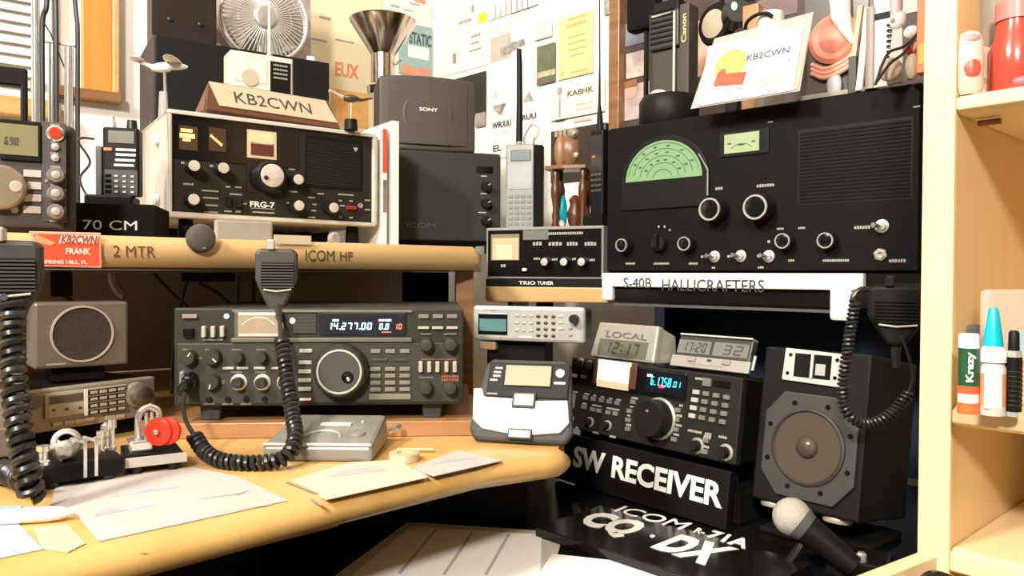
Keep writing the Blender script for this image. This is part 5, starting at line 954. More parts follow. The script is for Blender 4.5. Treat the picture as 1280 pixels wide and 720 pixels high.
marks(t, c, [[(-0.3073,0.5583,0.76), (-0.2739,0.5862,0.76), (-0.2811,0.5979,0.76), (-0.3121,0.5732,0.76)], [(-0.3228,0.6062,0.76), (-0.2782,0.6361,0.76), (-0.2846,0.6463,0.76), (-0.3222,0.6188,0.76)]], PALEB, .0008); marks(t, c, [[(-0.2509,0.6002,0.76), (-0.223,0.6193,0.76), (-0.2163,0.6292,0.76), (-0.221,0.6136,0.76)]], GINK, .0009)
marks(t, c, [[(-0.2502,0.5984,0.76), (-0.2248,0.6142,0.76), (-0.1885,0.5866,0.76), (-0.219,0.5704,0.76)]], mat('cream_wash', (.53, .48, .40), .7, noise=.05), .00085)
t, c = sheet('blue_print', 'bluish printed sheet in the lower left corner of the pine desk', [(-0.3317,0.4662,0.76), (-0.3043,0.4916,0.76), (-0.3534,0.5423,0.76), (-0.3888,0.5467,0.76)], PAPERB, DZ+.0004)
marks(t, c, [[(-0.3565,0.5054,0.76), (-0.331,0.5101,0.76), (-0.3519,0.5326,0.76), (-0.3787,0.537,0.76)]], mat('sky_ink', (.40, .62, .72), .7, noise=.2, scale=40), .0008)
t, c = sheet('tan_note', 'tan note card between the blue print and the large chart', [(-0.3063,0.4936,0.76), (-0.2849,0.4859,0.76), (-0.2825,0.5023,0.76), (-0.3168,0.5404,0.76), (-0.3362,0.5329,0.76)], PAPERC, DZ+.0004)
t, c = sheet('tan_note', 'wide cream note sheet in front of the silver-grey desk box', [(-0.147,0.6035,0.76), (-0.073,0.6736,0.76), (-0.1103,0.7352,0.76), (-0.1542,0.726,0.76), (-0.1913,0.6626,0.76)], mat('cream_note', (.62, .54, .40), .7, noise=.08, scale=14), DZ+.0004)
marks(t, c, [[(-0.1626,0.6674,0.76), (-0.114,0.6954,0.76), (-0.1261,0.7096,0.76), (-0.1572,0.6946,0.76)]], PIN, .0008); marks(t, c, [[(-0.1956,0.6541,0.76), (-0.1578,0.6171,0.76), (-0.1562,0.6193,0.76), (-0.193,0.6566,0.76)], [(-0.1612,0.6033,0.76), (-0.1482,0.5876,0.76), (-0.1464,0.591,0.76), (-0.1592,0.6061,0.76)]], GINK, .0009)
t, c = sheet('white_note', 'small white note lying at an angle by the pencil', [(-0.0936,0.7054,0.76), (-0.0691,0.6763,0.76), (-0.0084,0.7353,0.76), (-0.0548,0.7786,0.76)], PAPER, DZ+.0004)
marks(t, c, [[(-0.0719,0.7206,0.76), (-0.0342,0.7421,0.76), (-0.0371,0.7496,0.76), (-0.0742,0.7308,0.76)]], PALEB, .0008)
pA, pB = Vector((-0.3726,0.5374,0.766)), Vector((-0.3188,0.5522,0.766))
t = thing('white_pen', 'white pen lying on the pine desk at the left', 'pen', pA, math.atan2(pB.y-pA.y, pB.x-pA.x)); Lp = (pB-pA).length; MB().lathe([(.0052, 0), (.0056, .004), (.0056, Lp*.72), (.0045, Lp*.86), (.0012, Lp)], (0, 0, 0), (1, 0, 0), 16).build('barrel', WHTG, t, 0, True); MB().box(Lp*.1, -.001, .0052, Lp*.4, .001, .0075).build('clip', mat('blue_grey_clip', (.30, .40, .50), .4), t)
for kp, kr in (((-0.2429,0.505,0.749), .010), ((-0.1385,0.622,0.742), .006)):
    MB().ell((0, 0, 0), kr, .0018, .005, 12, 6).build('wood_knot', BRWN, dk, 0, True).matrix_local = Matrix.Translation((kp[0], kp[1], kp[2]-.734)) @ Matrix.Rotation(R(42), 4, 'Z') @ Matrix.Rotation(R(18), 4, 'Y')
# papers on the low desk
LZ = .6454
t, c = sheet('log_sheet', 'white ruled log sheet on the low black desk, front left', [(-0.1713,0.7405,0.645), (-0.1725,0.7087,0.645), (0.0359,0.6881,0.645), (0.0498,0.8005,0.645), (0.0581,0.8514,0.645), (0.039,0.8731,0.645), (-0.1228,0.9032,0.645)], mat('sleeve_grey', (.56, .54, .50), .3), LZ)
t2, c2 = sheet('ruled_page', 'inner white page with slanted rulings inside the log sheet sleeve', [(-0.1545,0.7403,0.6462), (-0.1571,0.706,0.6462), (0.0262,0.6852,0.6462), (0.0354,0.8588,0.6462), (-0.117,0.8835,0.6462)], mat('log_paper', (.84, .82, .78), .8, noise=.02), LZ+.0007)
marks(t2, c2, [[(-0.1113,0.7442,0.6462), (-0.1078,0.7409,0.6462), (-0.0846,0.8721,0.6462), (-0.0879,0.8748,0.6462)], [(-0.0671,0.7415,0.6462), (-0.0639,0.7396,0.6462), (-0.0424,0.8638,0.6462), (-0.0455,0.8655,0.6462)], [(-0.0259,0.742,0.6462), (-0.0228,0.7401,0.6462), (-0.0004,0.8583,0.6462), (-0.0034,0.86,0.6462)]], PIN, .0009)
t, c = sheet('white_sheet', 'second white sheet at the bottom centre, right of the ruled log sheet', [(0.0163,0.7006,0.647), (0.1428,0.7022,0.647), (0.1583,0.7481,0.647), (0.132,0.7708,0.647), (0.0436,0.7962,0.647)], MATS['log_paper'], LZ+.0018)
# ================================================================ shortwave receiver group
r7 = thing('shortwave_receiver', 'angled black shortwave receiver with bright square meter and cyan digits, under two clocks', 'radio', (0.0773,1.1,0.7221),-0.8887,-0.1373); W_, H_ = 0.2885,0.1017
bx('case', r7, BLK, .002, .003, W_-.002, H_-.001, .01, .25, .002); bx('front_panel', r7, R71P, 0, 0, W_, H_, 0, .012, .002); bx('upper_panel', r7, BLKG, 0.0032,0.0635, 0.2102,0.0983, -.002, .001, .001)
m_ = bx('meter', r7, mat('meter_copper', (.16, .075, .04), .4), 0.0487,0.0687, 0.1282,0.1031, -.003, -.001, .0008); bx('lit_scale', m_, METERW, 0.0584,0.0698, 0.1162,0.101, -.004, -.003); bx('lit_edge', m_, METERW, 0.0581,0.0977, 0.1183,0.1029, -.0042, -.003) ; bx('lit_edge', m_, MATS['dim_edge'], 0.0591,0.0655, 0.1164,0.0748, -.0042, -.002)
d_ = bx('display', r7, mat('display_black', (.008, .010, .016), .12), 0.1471,0.0682, 0.2091,0.0972, -.0032, -.001, .0008)
u0, v0 = (0.1544,0.0771); u1, v1 = (0.2063,0.0857)
digits(d_, '6.1758', u0, v0+.001, u0+(u1-u0)*.66, v0+.0125, CYAN, y=-.0038, th=.115); digits(d_, '.01', u0+(u1-u0)*.68, v0+.002, u0+(u1-u0)*.95, v0+.0095, CYAN, y=-.0038, th=.13)
bx('indicator', d_, mat('pale_indicator', (.75, .85, .9), .4, noise=0, emit=1.5), 0.148,0.0884, 0.156,0.0915, -.0038, -.003); bx('red_indicator', d_, mat('magenta_red', (.85, .05, .12), .4, noise=0, emit=1.2), 0.1682,0.076, 0.1768,0.0797, -.0038, -.003)
c = (0.1725,0.0367); k = MB().lathe([(.0244, 0), (.0240, .020), (.0220, .024)], (c[0], 0, c[1]), (0, -1, 0), 44).build('tuning_knob', KNOB, r7, 0, True); MB().lathe([(.0270, 0), (.0270, .003), (.0247, .0045)], (c[0], -.0002, c[1]), (0, -1, 0), 44).build('bright_ring', mat('ring_r71', (.60, .585, .52), .3, .7), k, 0, True); MB().ell((c[0]-.002, -.0242, c[1]+.009), .0022, .001, .0018, 10, 6).build('dimple_glint', CHR, k)
for c in ((0.0206,0.0945), (0.0385,0.0929), (0.0508,0.0143), (0.0847,0.0146)): knob(r7, c, .0050, .010, KNOB, None, skirt=(.0070, mat('skirt_pale', (.46, .44, .38), .35, .5)))
for c in ((0.2345,0.0133), (0.2752,0.0127)): knob(r7, c, .0070, .012, KNOB, None, skirt=(.0099, MATS['skirt_pale']))
R7B = mat('button_slate', (.17, .165, .145), .4); R7L = mat('button_light', (.46, .45, .40), .4)
for c in ((0.0373,0.0466), (0.0527,0.0467), (0.0687,0.0469), (0.0833,0.047), (0.0982,0.0471), (0.0361,0.0332), (0.054,0.0323), (0.0657,0.0321), (0.0834,0.0322), (0.097,0.0325)): bc('button', r7, R7B, c, .0086, .0057, .0028)
bc('slider', r7, R7B, (0.0126,0.039), .008, .021, .002); bc('button', r7, R7L, (0.0121,0.075), .010, .005, .0032); bc('button', r7, R7B, (0.0304,0.0754), .010, .005, .0032)
for c in ((0.126,0.052), (0.1214,0.0394), (0.1208,0.0274), (0.1219,0.0158), (0.2006,0.0516), (0.2001,0.0399), (0.1999,0.0276), (0.1989,0.0151)): bc('button', r7, R7B, c, .0086, .0055, .0028)
_a = (0.2256,0.0773); _b = (0.2229,0.0479); _cx = (0.2697,0.0765)
for i in range(4):
    for j in range(4):
        cc = (_a[0]+(_cx[0]-_a[0])*i/3+(_b[0]-_a[0])*j/3, _a[1]+(_cx[1]-_a[1])*i/3+(_b[1]-_a[1])*j/3); bc('key', r7, R7L if i == 0 else R7B, cc, .0097 if i == 0 else .0088, .0055, .0028)
bx('key_window', r7, BLKG, 0.2479,0.0871, 0.2729,0.0946, -.0012, .001); bc('grey_key', r7, R7B, (0.2403,0.091), .012, .010, .003)
for c in ((0.2463,0.0217), (0.2463,0.0082)): bc('button', r7, R7B, c, .0085, .0058, .0032)
c = (0.0124,0.0125); MB().lathe([(.0055, 0), (.0055, .002), (.003, .002)], (c[0], 0, c[1]), (0, -1, 0), 14).build('phone_jack', GREY, r7, 0, True)
legend(r7, [(*(0.0156,0.0519), .010), (*(0.0387,0.0519), .010), (*(0.0543,0.0515), .006), (*(0.0698,0.0515), .007), (*(0.0852,0.0514), .007), (*(0.1,0.0517), .009), (*(0.0365,0.0378), .009), (*(0.0604,0.0382), .018), (*(0.0913,0.038), .024), (*(0.1277,0.0574), .012, .003), (*(0.1241,0.0456), .006), (*(0.1205,0.0332), .006), (*(0.1222,0.0211), .009, .003), (*(0.0637,0.0014), .012, .003), (*(0.0959,0.0012), .012, .003), (*(0.0099,0.0018), .010), (*(0.0264,0.0023), .006),
  (*(0.2045,0.0578), .006, .003), (*(0.2032,0.0451), .009, .003), (*(0.2028,0.0332), .012, .003), (*(0.2012,0.0214), .009, .003), (*(0.225,0.0296), .014, .003), (*(0.2351,0.0295), .008, .003), (*(0.2483,0.0292), .010, .004), (*(0.2475,0.026), .011, .004), (*(0.2691,0.0294), .012, .003), (*(0.2467,0.0142), .010, .003), (*(0.2277,0.094), .012, .003)], PRINTD, h_=.0022, y=-.0006)
R7T = r7.location.z+H_
# clocks on it
t = thing('travel_clock', 'leaning silver LCD clock marked LOCAL, on the left of the shortwave receiver', 'clock', (0.1139,1.09,0.8256),-0.8893,-0.2817); W_, H_ = 0.115,0.0511; tl1 = t.rotation_euler.x
CS = mat('clock_silver', (.36, .345, .30), .4, .2)
MB().prism([(-.003, 0), (W_+.001, 0), (W_-.002, H_), (.002, H_)], 0, .012).build('case', CS, t, .003); MB().hexa([(W_,.004,.0),(W_+.003,.045,.010),(W_-.02,.045,.010),(W_-.03,.012,0)], [(W_-.003,.004,H_-.001),(W_+.001,.035,H_-.006),(W_-.02,.035,H_-.006),(W_-.03,.012,H_)]).build('stand_wing', CS, t, .002)
d_ = bx('display', t, LCDD, W_*.10, H_*.07, W_*.88, H_*.53, -.0008, .001); digits(d_, '12:17', W_*.20, H_*.13, W_*.78, H_*.47, mat('lcd_ink', (.045, .045, .035), .5, noise=0), y=-.0014, th=.17)
text(t, 'LOCAL', W_*.19, H_*.585, W_*.84, H_*.75, mat('clock_ink', (.13, .12, .10), .5, noise=0), y=-.0008); legend(t, [(*(0.0205,0.0389), .012, .002)], GREY, y=-.0006)
t = thing('dual_clock', 'dual-display folding clock with silver base and flip lid, right of the LOCAL clock', 'clock', (0.2141,1.015,0.8182),-0.8512,-0.3877); t.location.z += .003; W_, H_ = 0.1144,0.0457
bx('case', t, mat('clock_black', (.035, .034, .032), .4), .002, 0, W_-.002, H_, 0, .012, .002); zb = (-0.0031,0.0127)[1]; bx('silver_base', t, CS, -.002, 0, W_+.001, H_*.34, -.0022, .004, .001); bx('lid_edge', t, SIL, .004, H_-.0025, W_-.002, H_, -.004, .01, .0006)
for u0_, u1_, s_ in ((.03, .47, '17:20'), (.51, .95, '32')): d_ = bx('display', t, mat('lcd_grey_dark', (.16, .16, .145), .25), W_*u0_, H_*.42, W_*u1_, H_*.82, -.001, .001); digits(d_, s_, W_*(u0_+(.06 if len(s_) > 2 else .12)), H_*.47, W_*(u1_-.04), H_*.76, mat('lcd_ink2', (.055, .055, .05), .5, noise=0), y=-.0016, th=.15)
for u_ in (.27, .72): bc('button', t, GREY, (W_*u_, H_*.24), .012, .006, .0022, y=-.0022)
bc('button', t, CHA, (W_*.5, H_*.26), .006, .003, .0016, y=-.0022); legend(t, [(W_*.45, H_*.11, .055, .0018)], GREY, y=-.0026); MB().cyl((W_+.001, .006, H_*.15), (W_+.001, .006, H_*.55), .002, .002, 8).build('hinge', SIL, t)
# stand with SW RECEIVER front
st = thing('receiver_stand', 'black stand lettered SW RECEIVER under the angled shortwave receiver', 'stand', (0.0773,1.1,0.7221),-0.8887,-0.1373); st.location.z = .6454; sh_ = r7.location.z-.6454
fbd = bx('front_board', st, BLK, -.006, -sh_*1.0+.002, .286, -.008, -.004, .006, .001); fbd.location = (0, 0, sh_); fbd.rotation_euler.x = r7.rotation_euler.x; st.rotation_euler.x = 0
bx('block', st, BLKM, -.002, 0, .280, sh_-.040, .022, .24, .002); bx('riser', st, BLKM, .01, sh_-.041, .27, sh_-.006, .022, .035)

a_ = (0.0299,-0.0517); b_ = (0.0903,-0.0221); c_ = (0.1039,-0.0528); d2 = (0.2794,-0.0235); dz0 = r7.location.z-.6454
WP = mat('bright_print', (.88, .86, .80), .5, noise=0)
zl = a_[1]+dz0; vb, vt = a_[1], b_[1]; text(fbd, 'SW', a_[0], vb, b_[0], vt, WP, y=-.0046, bold=.035); text(fbd, 'RECEIVER', c_[0], vb, d2[0], vt, WP, y=-.0046, bold=.035)
# black lettered board lying in front
P0 = Vector((0.0703,0.8609,0.657)); P1 = Vector((0.1865,0.744,0.657)); cyw = math.atan2(P1.y-P0.y, P1.x-P0.x)
cb = thing('lettered_board', 'glossy black board lettered CQ DX lying in front of the shortwave receiver', 'sign', (P0.x, P0.y, LZ+.0002), cyw)
iv = Matrix.Rotation(-cyw, 3, 'Z')
def loc2(p): v = iv @ (Vector(p)-P0); return v.x, v.y
bw = loc2((0.1865,0.744,0.657))
MB().box(-.025, -.035, 0, bw[0]+.075, .082, .0115).build('board', BLKG, cb, .001)
def ltext(s_, bl_, br_, tl_, tr_, bold, m=WP):
    """lettering lying on the board: unit text box mapped onto four corner points"""
    o = text(cb, s_, 0, 0, 1, 1, m, y=0, bold=bold, plane='xy', ext=.0005)
    B0, B1, T0, T1 = [Vector((*loc2(q_), 0)) for q_ in (bl_, br_, tl_, tr_)]
    for v in o.data.vertices:
        x_, y_ = v.co.x, v.co.y; q_ = (B0*(1-x_)+B1*x_)*(1-y_)+(T0*(1-x_)+T1*x_)*y_; v.co = (q_.x, q_.y, .0117+v.co.z)
    o.data.update(); return o
ltext('ICOM', (0.1231,0.9114,0.657), (0.1893,0.8457,0.657), (0.1412,0.9316,0.657), (0.2088,0.8666,0.657), .004)
ltext('R-', (0.2022,0.8376,0.657), (0.211,0.8296,0.657), (0.211,0.8519,0.657), (0.2193,0.8428,0.657), .015); ltext('71A', (0.2116,0.8232,0.657), (0.2437,0.7859,0.657), (0.2266,0.8438,0.657), (0.2596,0.8115,0.657), .03)
ltext('CQ', (0.0703,0.8609,0.657), (0.1166,0.8155,0.657), (0.1046,0.913,0.657), (0.1622,0.8623,0.657), .05); ltext('DX', (0.1457,0.7902,0.657), (0.1907,0.7408,0.657), (0.1871,0.8292,0.657), (0.238,0.7843,0.657), .05)
ltext('.', (0.1507,0.8207,0.657), (0.1558,0.8192,0.657), (0.1532,0.8287,0.657), (0.1584,0.8272,0.657), .0)
# two-way speaker
cu = thing('two_way_speaker', 'black two-way speaker with brown woofer and white horn plate, standing at the right', 'speaker', (0.2764,0.872,0.6864),-0.8577,-0.1604); W_, H_ = 0.1239,0.1753
bx('cabinet', cu, mat('cabinet_black', (.0065, .0056, .005), .6, spec=.2), 0, 0, W_, H_, 0, .12, .003)
pl = MB().prism([(*(0.0264,0.1387),), (*(0.0943,0.1369),), (*(0.0967,0.173),), (*(0.028,0.1752),)], -.004, .0005).build('horn_plate', mat('plate_white', (.56, .535, .48), .4), cu, .001)
u0, v0 = (0.0404,0.1435); u1, v1 = (0.083,0.1701); bx('horn_mouth', pl, BLKG, u0, v0, u1, v1, -.0046, -.003, .0005); bx('horn_vane', pl, MATS['plate_white'], (u0+u1)/2-.0015, v0, (u0+u1)/2+.0015, v1, -.006, -.004); bx('horn_throat', pl, mat('throat_grey', (.40, .39, .36), .4), (u0+u1)/2+.004, v0+.004, u1-.006, v1-.010, -.0050, -.0044, .001)
for c in ((0.0329,0.1466), (0.0349,0.1675), (0.0879,0.1466), (0.089,0.166)): MB().lathe([(.0024, 0), (.0018, .001)], (c[0], -.004, c[1]), (0, -1, 0), 10).build('screw', BLKG, pl)
wc = (0.0643,0.0685); WR_ = (0.1054,0.0756)[0]-wc[0]
op = [(wc[0]+WR_*1.22*math.cos(a)*1.0, wc[1]+WR_*1.22*math.sin(a)) for a in []]
e_ = WR_*1.30; f_ = WR_*.80
fr_ = MB().prism([(wc[0]-f_, wc[1]-e_*1.08), (wc[0]+f_, wc[1]-e_*1.08), (wc[0]+e_, wc[1]-f_), (wc[0]+e_, wc[1]+f_), (wc[0]+f_, wc[1]+e_*1.08), (wc[0]-f_, wc[1]+e_*1.08), (wc[0]-e_, wc[1]+f_), (wc[0]-e_, wc[1]-f_)], -.004, .0005).build('woofer_frame', mat('frame_grey', (.050, .046, .042), .45), cu, .0015)
MB().lathe([(WR_*1.03, .0), (WR_*1.02, .002), (WR_*.96, .003), (WR_*.90, .0005)], (wc[0], -.004, wc[1]), (0, -1, 0), 44, caps=False).build('surround', mat('surround_dark', (.035, .028, .022), .6), fr_, 0, True)
MB().lathe([(WR_*.93, .001), (WR_*.6, .0006), (WR_*.30, .0004), (WR_*.28, .003), (WR_*.18, .006), (.0005, .0072)], (wc[0], -.004, wc[1]), (0, -1, 0), 44, caps=False).build('cone', CONE, fr_, 0, True)
MB().ell((wc[0]+.004, -.0115, wc[1]+.004), .003, .0012, .002, 10, 6).build('dome_glint', CHR, fr_, 0, True)
for a in range(8):
    an = math.pi/8+a*math.pi/4; MB().lathe([(.003, 0), (.0024, .0016)], (wc[0]+WR_*1.21*math.cos(an), -.004, wc[1]+WR_*1.21*math.sin(an)), (0, -1, 0), 10).build('screw', BLKG, fr_)
cuf = cu.location.z-.6455
o = thing('speaker_plinth', 'low black plinth under the black two-way speaker', 'block', cu.location[:2], cu.rotation_euler.z); o.location.z = LZ+.0002; MB().box(.004, .012, 0, W_-.004, .12, cu.location.z-.034-LZ).build('block', BLKM, o, .002)
for u_ in (.020, W_-.030): MB().lathe([(.0145, 0), (.0155, .003), (.0145, .006)], (u_, .018, -max(.006, 0)), (0, 0, 1), 24).build('foot', mat('foot_disc', (.50, .46, .38), .35, .5), cu, 0, True)
for u_ in (.020, W_-.030): MB().lathe([(.0145, 0), (.0145, .006)], (u_, .10, -.006), (0, 0, 1), 20).build('foot', MATS['foot_disc'], cu, 0, True)
SPK_DROP = cu
# gooseneck microphone in front
mh = Vector((0.2826,0.76,0.6996)); me_ = Vector((0.3186,0.74,0.6715))
t = thing('ball_microphone', 'microphone with pale ball grille lying at the right end of the low desk', 'microphone', (mh.x, mh.y, mh.z)); dr = (me_-mh)
MB().ell((0, 0, 0), .0190, .0190, .0190, 28, 18).build('ball_grille', mat('mesh_silver', (.58, .55, .48), .45, .4, bump=.9, scale=900), t, 0, True); MB().cyl(dr*.16, dr*.34, .0185, .0150, 24).build('collar', mat('mic_collar', (.10, .10, .10), .35), t, 0, True); MB().cyl(dr*.34, dr*1.4, .0150, .0105, 20).build('handle', BLK, t, 0, True)
q_ = Vector((0.2872,0.75,0.6677)); MB().tube(spline([(-.004, -.004, -.045), (.006, -.004, -.030), (.016, .0, -.014)]), .005, 8).build('clip', BLK, t, 0, True)
t = thing('chrome_knob_box', 'small black box with two chrome knobs at the bottom right, beside the ball microphone', 'box', (0.3203,0.7433,0.645), R(-30)); t.location.z = LZ; bx('case', t, BLKG, -.01, 0, .045, .018, 0, .05, .002)
for u_ in (.004, .022): MB().lathe([(.0048, 0), (.0048, .007), (.003, .009)], (u_, .006, .018), (0, 0, 1), 14).build('knob', CHR, t, 0, True)
# ================================================================ bookcase at the right
bo = thing('bookcase', 'pale birch bookcase at the right edge with rounded shelves', 'bookcase', (.3495, .600, 0), R(42))
# local x goes into the bookcase depth, -y toward the room
MB().box(-.002, 0, .0, .46, .0225, 2.0).build('side_panel', BIRCH, bo, .002); MB().box(-.006, -.0005, 0, -.002, .0230, 2.0).build('panel_edge', BIRCHE, bo, .001)
MB().box(-.002, -.62, .0, .46, -.60, 2.0).build('side_panel', BIRCH, bo, .002); MB().box(.455, -.60, 0, .462, 0, 2.0).build('back_panel', BIRCH, bo)
zU = (-0.0166,1.069)[1]; zU1 = (-0.0189,1.0834)[1]; zL = (-0.0207,0.8236)[1]; zL1 = (-0.0213,0.8392)[1]; zB = (-0.0203,0.7264)[1]
def bshelf(z0, z1): 
    o = MB().prism([(-.004, z0+.003), (.002, z0), (.455, z0), (.455, z1), (.002, z1), (-.004, z1-.003)], -.5995, -.0005).build('shelf', BIRCHE, bo, .001); return o
bshelf(zU, zU1); bshelf(zL, zL1); bshelf(zB-.02, zB)
for x_ in (.030, .16): MB().cyl((x_, -.006, zU-.004), (x_, -.022, zU-.004), .0025, .0025, 10).build('shelf_pin', BRWN, bo)
q0 = Vector((0.3219,0.592,0.7268)); q1 = Vector((0.2443,0.539,0.725)); dw = math.atan2(q1.y-q0.y, q1.x-q0.x)
t = thing('drawer', 'open birch drawer or tray at the bottom right corner', 'drawer', (q0.x, q0.y, q0.z-.075), dw); Ld = (q1-q0).length+.06
MB().box(.002, 0, 0, Ld, .013, .075).build('side_board', BIRCHE, t, .001); MB().box(.002, .30, 0, Ld, .313, .075).build('side_board', BIRCHE, t, .001); MB().box(.002, .013, 0, Ld, .30, .008).build('bottom_board', BIRCH, t); MB().box(Ld, 0, 0, Ld+.013, .313, .08).build('front_board', BIRCHE, t, .001)
p = Vector((0.3086,0.55,0.7221)); t = thing('hand_tool', 'black plastic tool handle lying in the open drawer', 'handle tool', (p.x, p.y, q0.z-.0665)); MB().tube(spline([(-.015, 0, .03), (-.006, 0, .057), (.006, 0, .060), (.018, -.005, .050), (.026, -.01, .03)]), .006, 10).build('loop', BLKG, t, 0, True); MB().tube([(-.015, 0, .032), (-.012, 0, .005)], .006, 10).build('shaft', BLKG, t, 0, True)
# glue and marker on the lower shelf
def onbk(u, y_): v = Matrix.Rotation(R(42), 3, 'Z') @ Vector((u, y_, 0)); return (bo.location.x+v.x, bo.location.y+v.y)
def bkthing(name, label, cat, px, off, z0, yaw=R(42), group=None): return thing(name, label, cat, (*onbk(*px), z0+.0004), yaw, 0, group)
k = .555/950
g = Vector((0.3403,0.565,0.8423)); t = thing('glue_stick', 'green, white and orange glue stick on the lower bookcase shelf', 'glue stick', (g.x, g.y, zL1+.0004), R(-20)); r_ = .0070; zt = 100*.565/950
MB().lathe([(r_*1.06, 0), (r_*1.06, zt*.14)], (0, 0, 0), (0, 0, 1), 22).build('orange_foot', mat('orange_foot', (.80, .16, .04), .4), t, 0, True); MB().lathe([(r_, 0), (r_, zt*.11)], (0, 0, zt*.14), (0, 0, 1), 22).build('white_band', WHTG, t, 0, True); MB().lathe([(r_*1.0, 0), (r_*1.0, zt*.10)], (0, 0, zt*.25), (0, 0, 1), 22).build('red_band', mat('red_orange', (.70, .12, .05), .4), t, 0, True); MB().lathe([(r_, 0), (r_, zt*.47)], (0, 0, zt*.35), (0, 0, 1), 22).build('green_label', mat('bottle_green', (.015, .085, .035), .4), t, 0, True); MB().lathe([(r_*.98, 0), (r_*.98, zt*.16), (r_*.85, zt*.18)], (0, 0, zt*.82), (0, 0, 1), 22).build('white_cap', WHTG, t, 0, True)
o = text(t, 'Krazy', -.011, -.0032, .011, .0032, WP, y=0, bold=.03); o.rotation_euler = (0, R(-90), 0); o.location = (0, -r_-.0003, zt*.59)
g = Vector((0.3551,0.56,0.8414)); t = thing('glue_bottle', 'white squeeze glue bottle with a tall teal cone cap on the lower bookcase shelf', 'glue bottle', (g.x, g.y, zL1+.0004), R(-20)); q = .56/950
MB().lathe([(14.5*q, 0), (15*q, 3*q), (15*q, 58*q), (12*q, 66*q), (8*q, 68*q)], (0, 0, 0), (0, 0, 1), 24).build('bottle', mat('milky_plastic', (.72, .70, .66), .3, trans=.2), t, 0, True); MB().lathe([(15*q, 0), (15*q, 14*q), (11*q, 20*q)], (0, 0, 66*q), (0, 0, 1), 24).build('collar', WHTG, t, 0, True); MB().lathe([(11.5*q, 0), (9.5*q, 18*q), (5.5*q, 46*q), (4.5*q, 48*q)], (0, 0, 86*q), (0, 0, 1), 22).build('teal_cap', TEALP, t, 0, True)
MB().lathe([(15.2*q, 0), (15.2*q, 40*q)], (0, 0, 12*q), (0, 0, 1), 24, caps=False).build('label', mat('orange_label', (.70, .30, .14), .5), t, 0, True).scale = (.99, .99, 1); bx('pale_label', t, mat('milky2', (.74, .72, .68), .3), -12*q, 8*q, 8*q, 58*q, -15.6*q, -10*q, .002)
g = Vector((0.3672,0.555,0.8418)); t = thing('marker_pen', 'black marker pen with silver bands standing on the lower bookcase shelf', 'marker', (g.x, g.y, zL1+.0004), 0); q = .555/950
MB().lathe([(9*q, 0), (9*q, 6*q)], (0, 0, 0), (0, 0, 1), 20).build('silver_foot', SIL, t, 0, True); MB().lathe([(9.5*q, 0), (9.5*q, 68*q)], (0, 0, 6*q), (0, 0, 1), 20).build('barrel', BLK, t, 0, True); MB().lathe([(8.5*q, 0), (8*q, 8*q)], (0, 0, 74*q), (0, 0, 1), 20).build('silver_band', SIL, t, 0, True); MB().lathe([(6.5*q, 0), (6*q, 22*q), (4*q, 25*q)], (0, 0, 82*q), (0, 0, 1), 16).build('cap', BLK, t, 0, True)
for i in range(8): MB().ring((0, 0, (14+i*6)*q), (0, 0, 1), 9.5*q, .0006, 18, 5).build('grip_ring', KNOB, t, 0, True)
g = Vector((0.3942,0.6,0.844)); t = thing('clear_bag', 'clear plastic bag with a light blue label behind the glue bottle', 'bag', (g.x, g.y, zL1+.0004), R(15)); bx('bag', t, GLASSY, -.022, 0, .05, .092, 0, .010, .004); bx('blue_label', t, mat('pale_blue_label', (.42, .62, .72), .4), .002, .035, .046, .058, -.001, .0)
g = Vector((0.3838,0.62,0.8407)); t = thing('blue_box', 'dark blue-grey little box behind the glue stick', 'box', (g.x, g.y, zL1+.0004), R(10)); bx('box', t, mat('slate_blue', (.12, .14, .17), .5), -.014, 0, .010, .062, 0, .02, .002)
# upper shelf items
g = Vector((0.3584,0.6,1.0885)); t = thing('figurine_bottle', 'rounded pink and white bottle with a red front on the upper bookcase shelf', 'bottle', (g.x, g.y, zU1+.0004), R(-15)); q = .60/950
MB().lathe([(12*q, 0), (16*q, 8*q), (16*q, 50*q), (15*q, 66*q), (11*q, 76*q), (3*q, 80*q)], (0, 0, 0), (0, 0, 1), 24).build('body', mat('pale_pink', (.72, .55, .46), .3), t, 0, True); MB().ell((0, -9*q, 30*q), 11*q, 8*q, 24*q).build('red_front', mat('berry_red', (.62, .09, .06), .35), t, 0, True); MB().ell((0, -4*q, 66*q), 12*q, 12*q, 10*q).build('mauve_cap', mat('mauve_cap', (.40, .28, .28), .4), t, 0, True)
g = Vector((0.3797,0.61,1.0923)); t = thing('white_carton', 'narrow cream carton beside the pink and white bottle', 'carton', (g.x, g.y, zU1+.0004), R(30)); bx('carton', t, mat('cream_carton', (.80, .68, .54), .5), -.006, 0, .005, 64*.61/950, 0, .02, .001); bx('carton_band', t, PAPERC, -.0062, .012, .0052, .016, -.0004, .0)
g = Vector((0.3942,0.6,1.0912)); t = thing('red_jar', 'red translucent jar with gold and purple patches on the upper bookcase shelf', 'jar', (g.x, g.y, zU1+.0004), 0); q = .60/950
MB().lathe([(26*q, 0), (29*q, 4*q), (29*q, 56*q), (22*q, 72*q), (20*q, 92*q)], (0, 0, 0), (0, 0, 1), 28).build('jar', mat('ruby', (.62, .09, .06), .2, trans=.25), t, 0, True); MB().lathe([(22*q, 0), (22*q, 22*q), (18*q, 26*q)], (0, 0, 92*q), (0, 0, 1), 26).build('lid', mat('rose_lid', (.60, .22, .20), .35), t, 0, True); MB().ell((8*q, -22*q, 34*q), 14*q, 10*q, 12*q).build('gold_patch', mat('gold_patch', (.82, .45, .12), .4), t, 0, True); MB().ell((0, -22*q, 12*q), 18*q, 10*q, 8*q).build('purple_patch', mat('purple_patch', (.42, .16, .22), .4), t, 0, True)
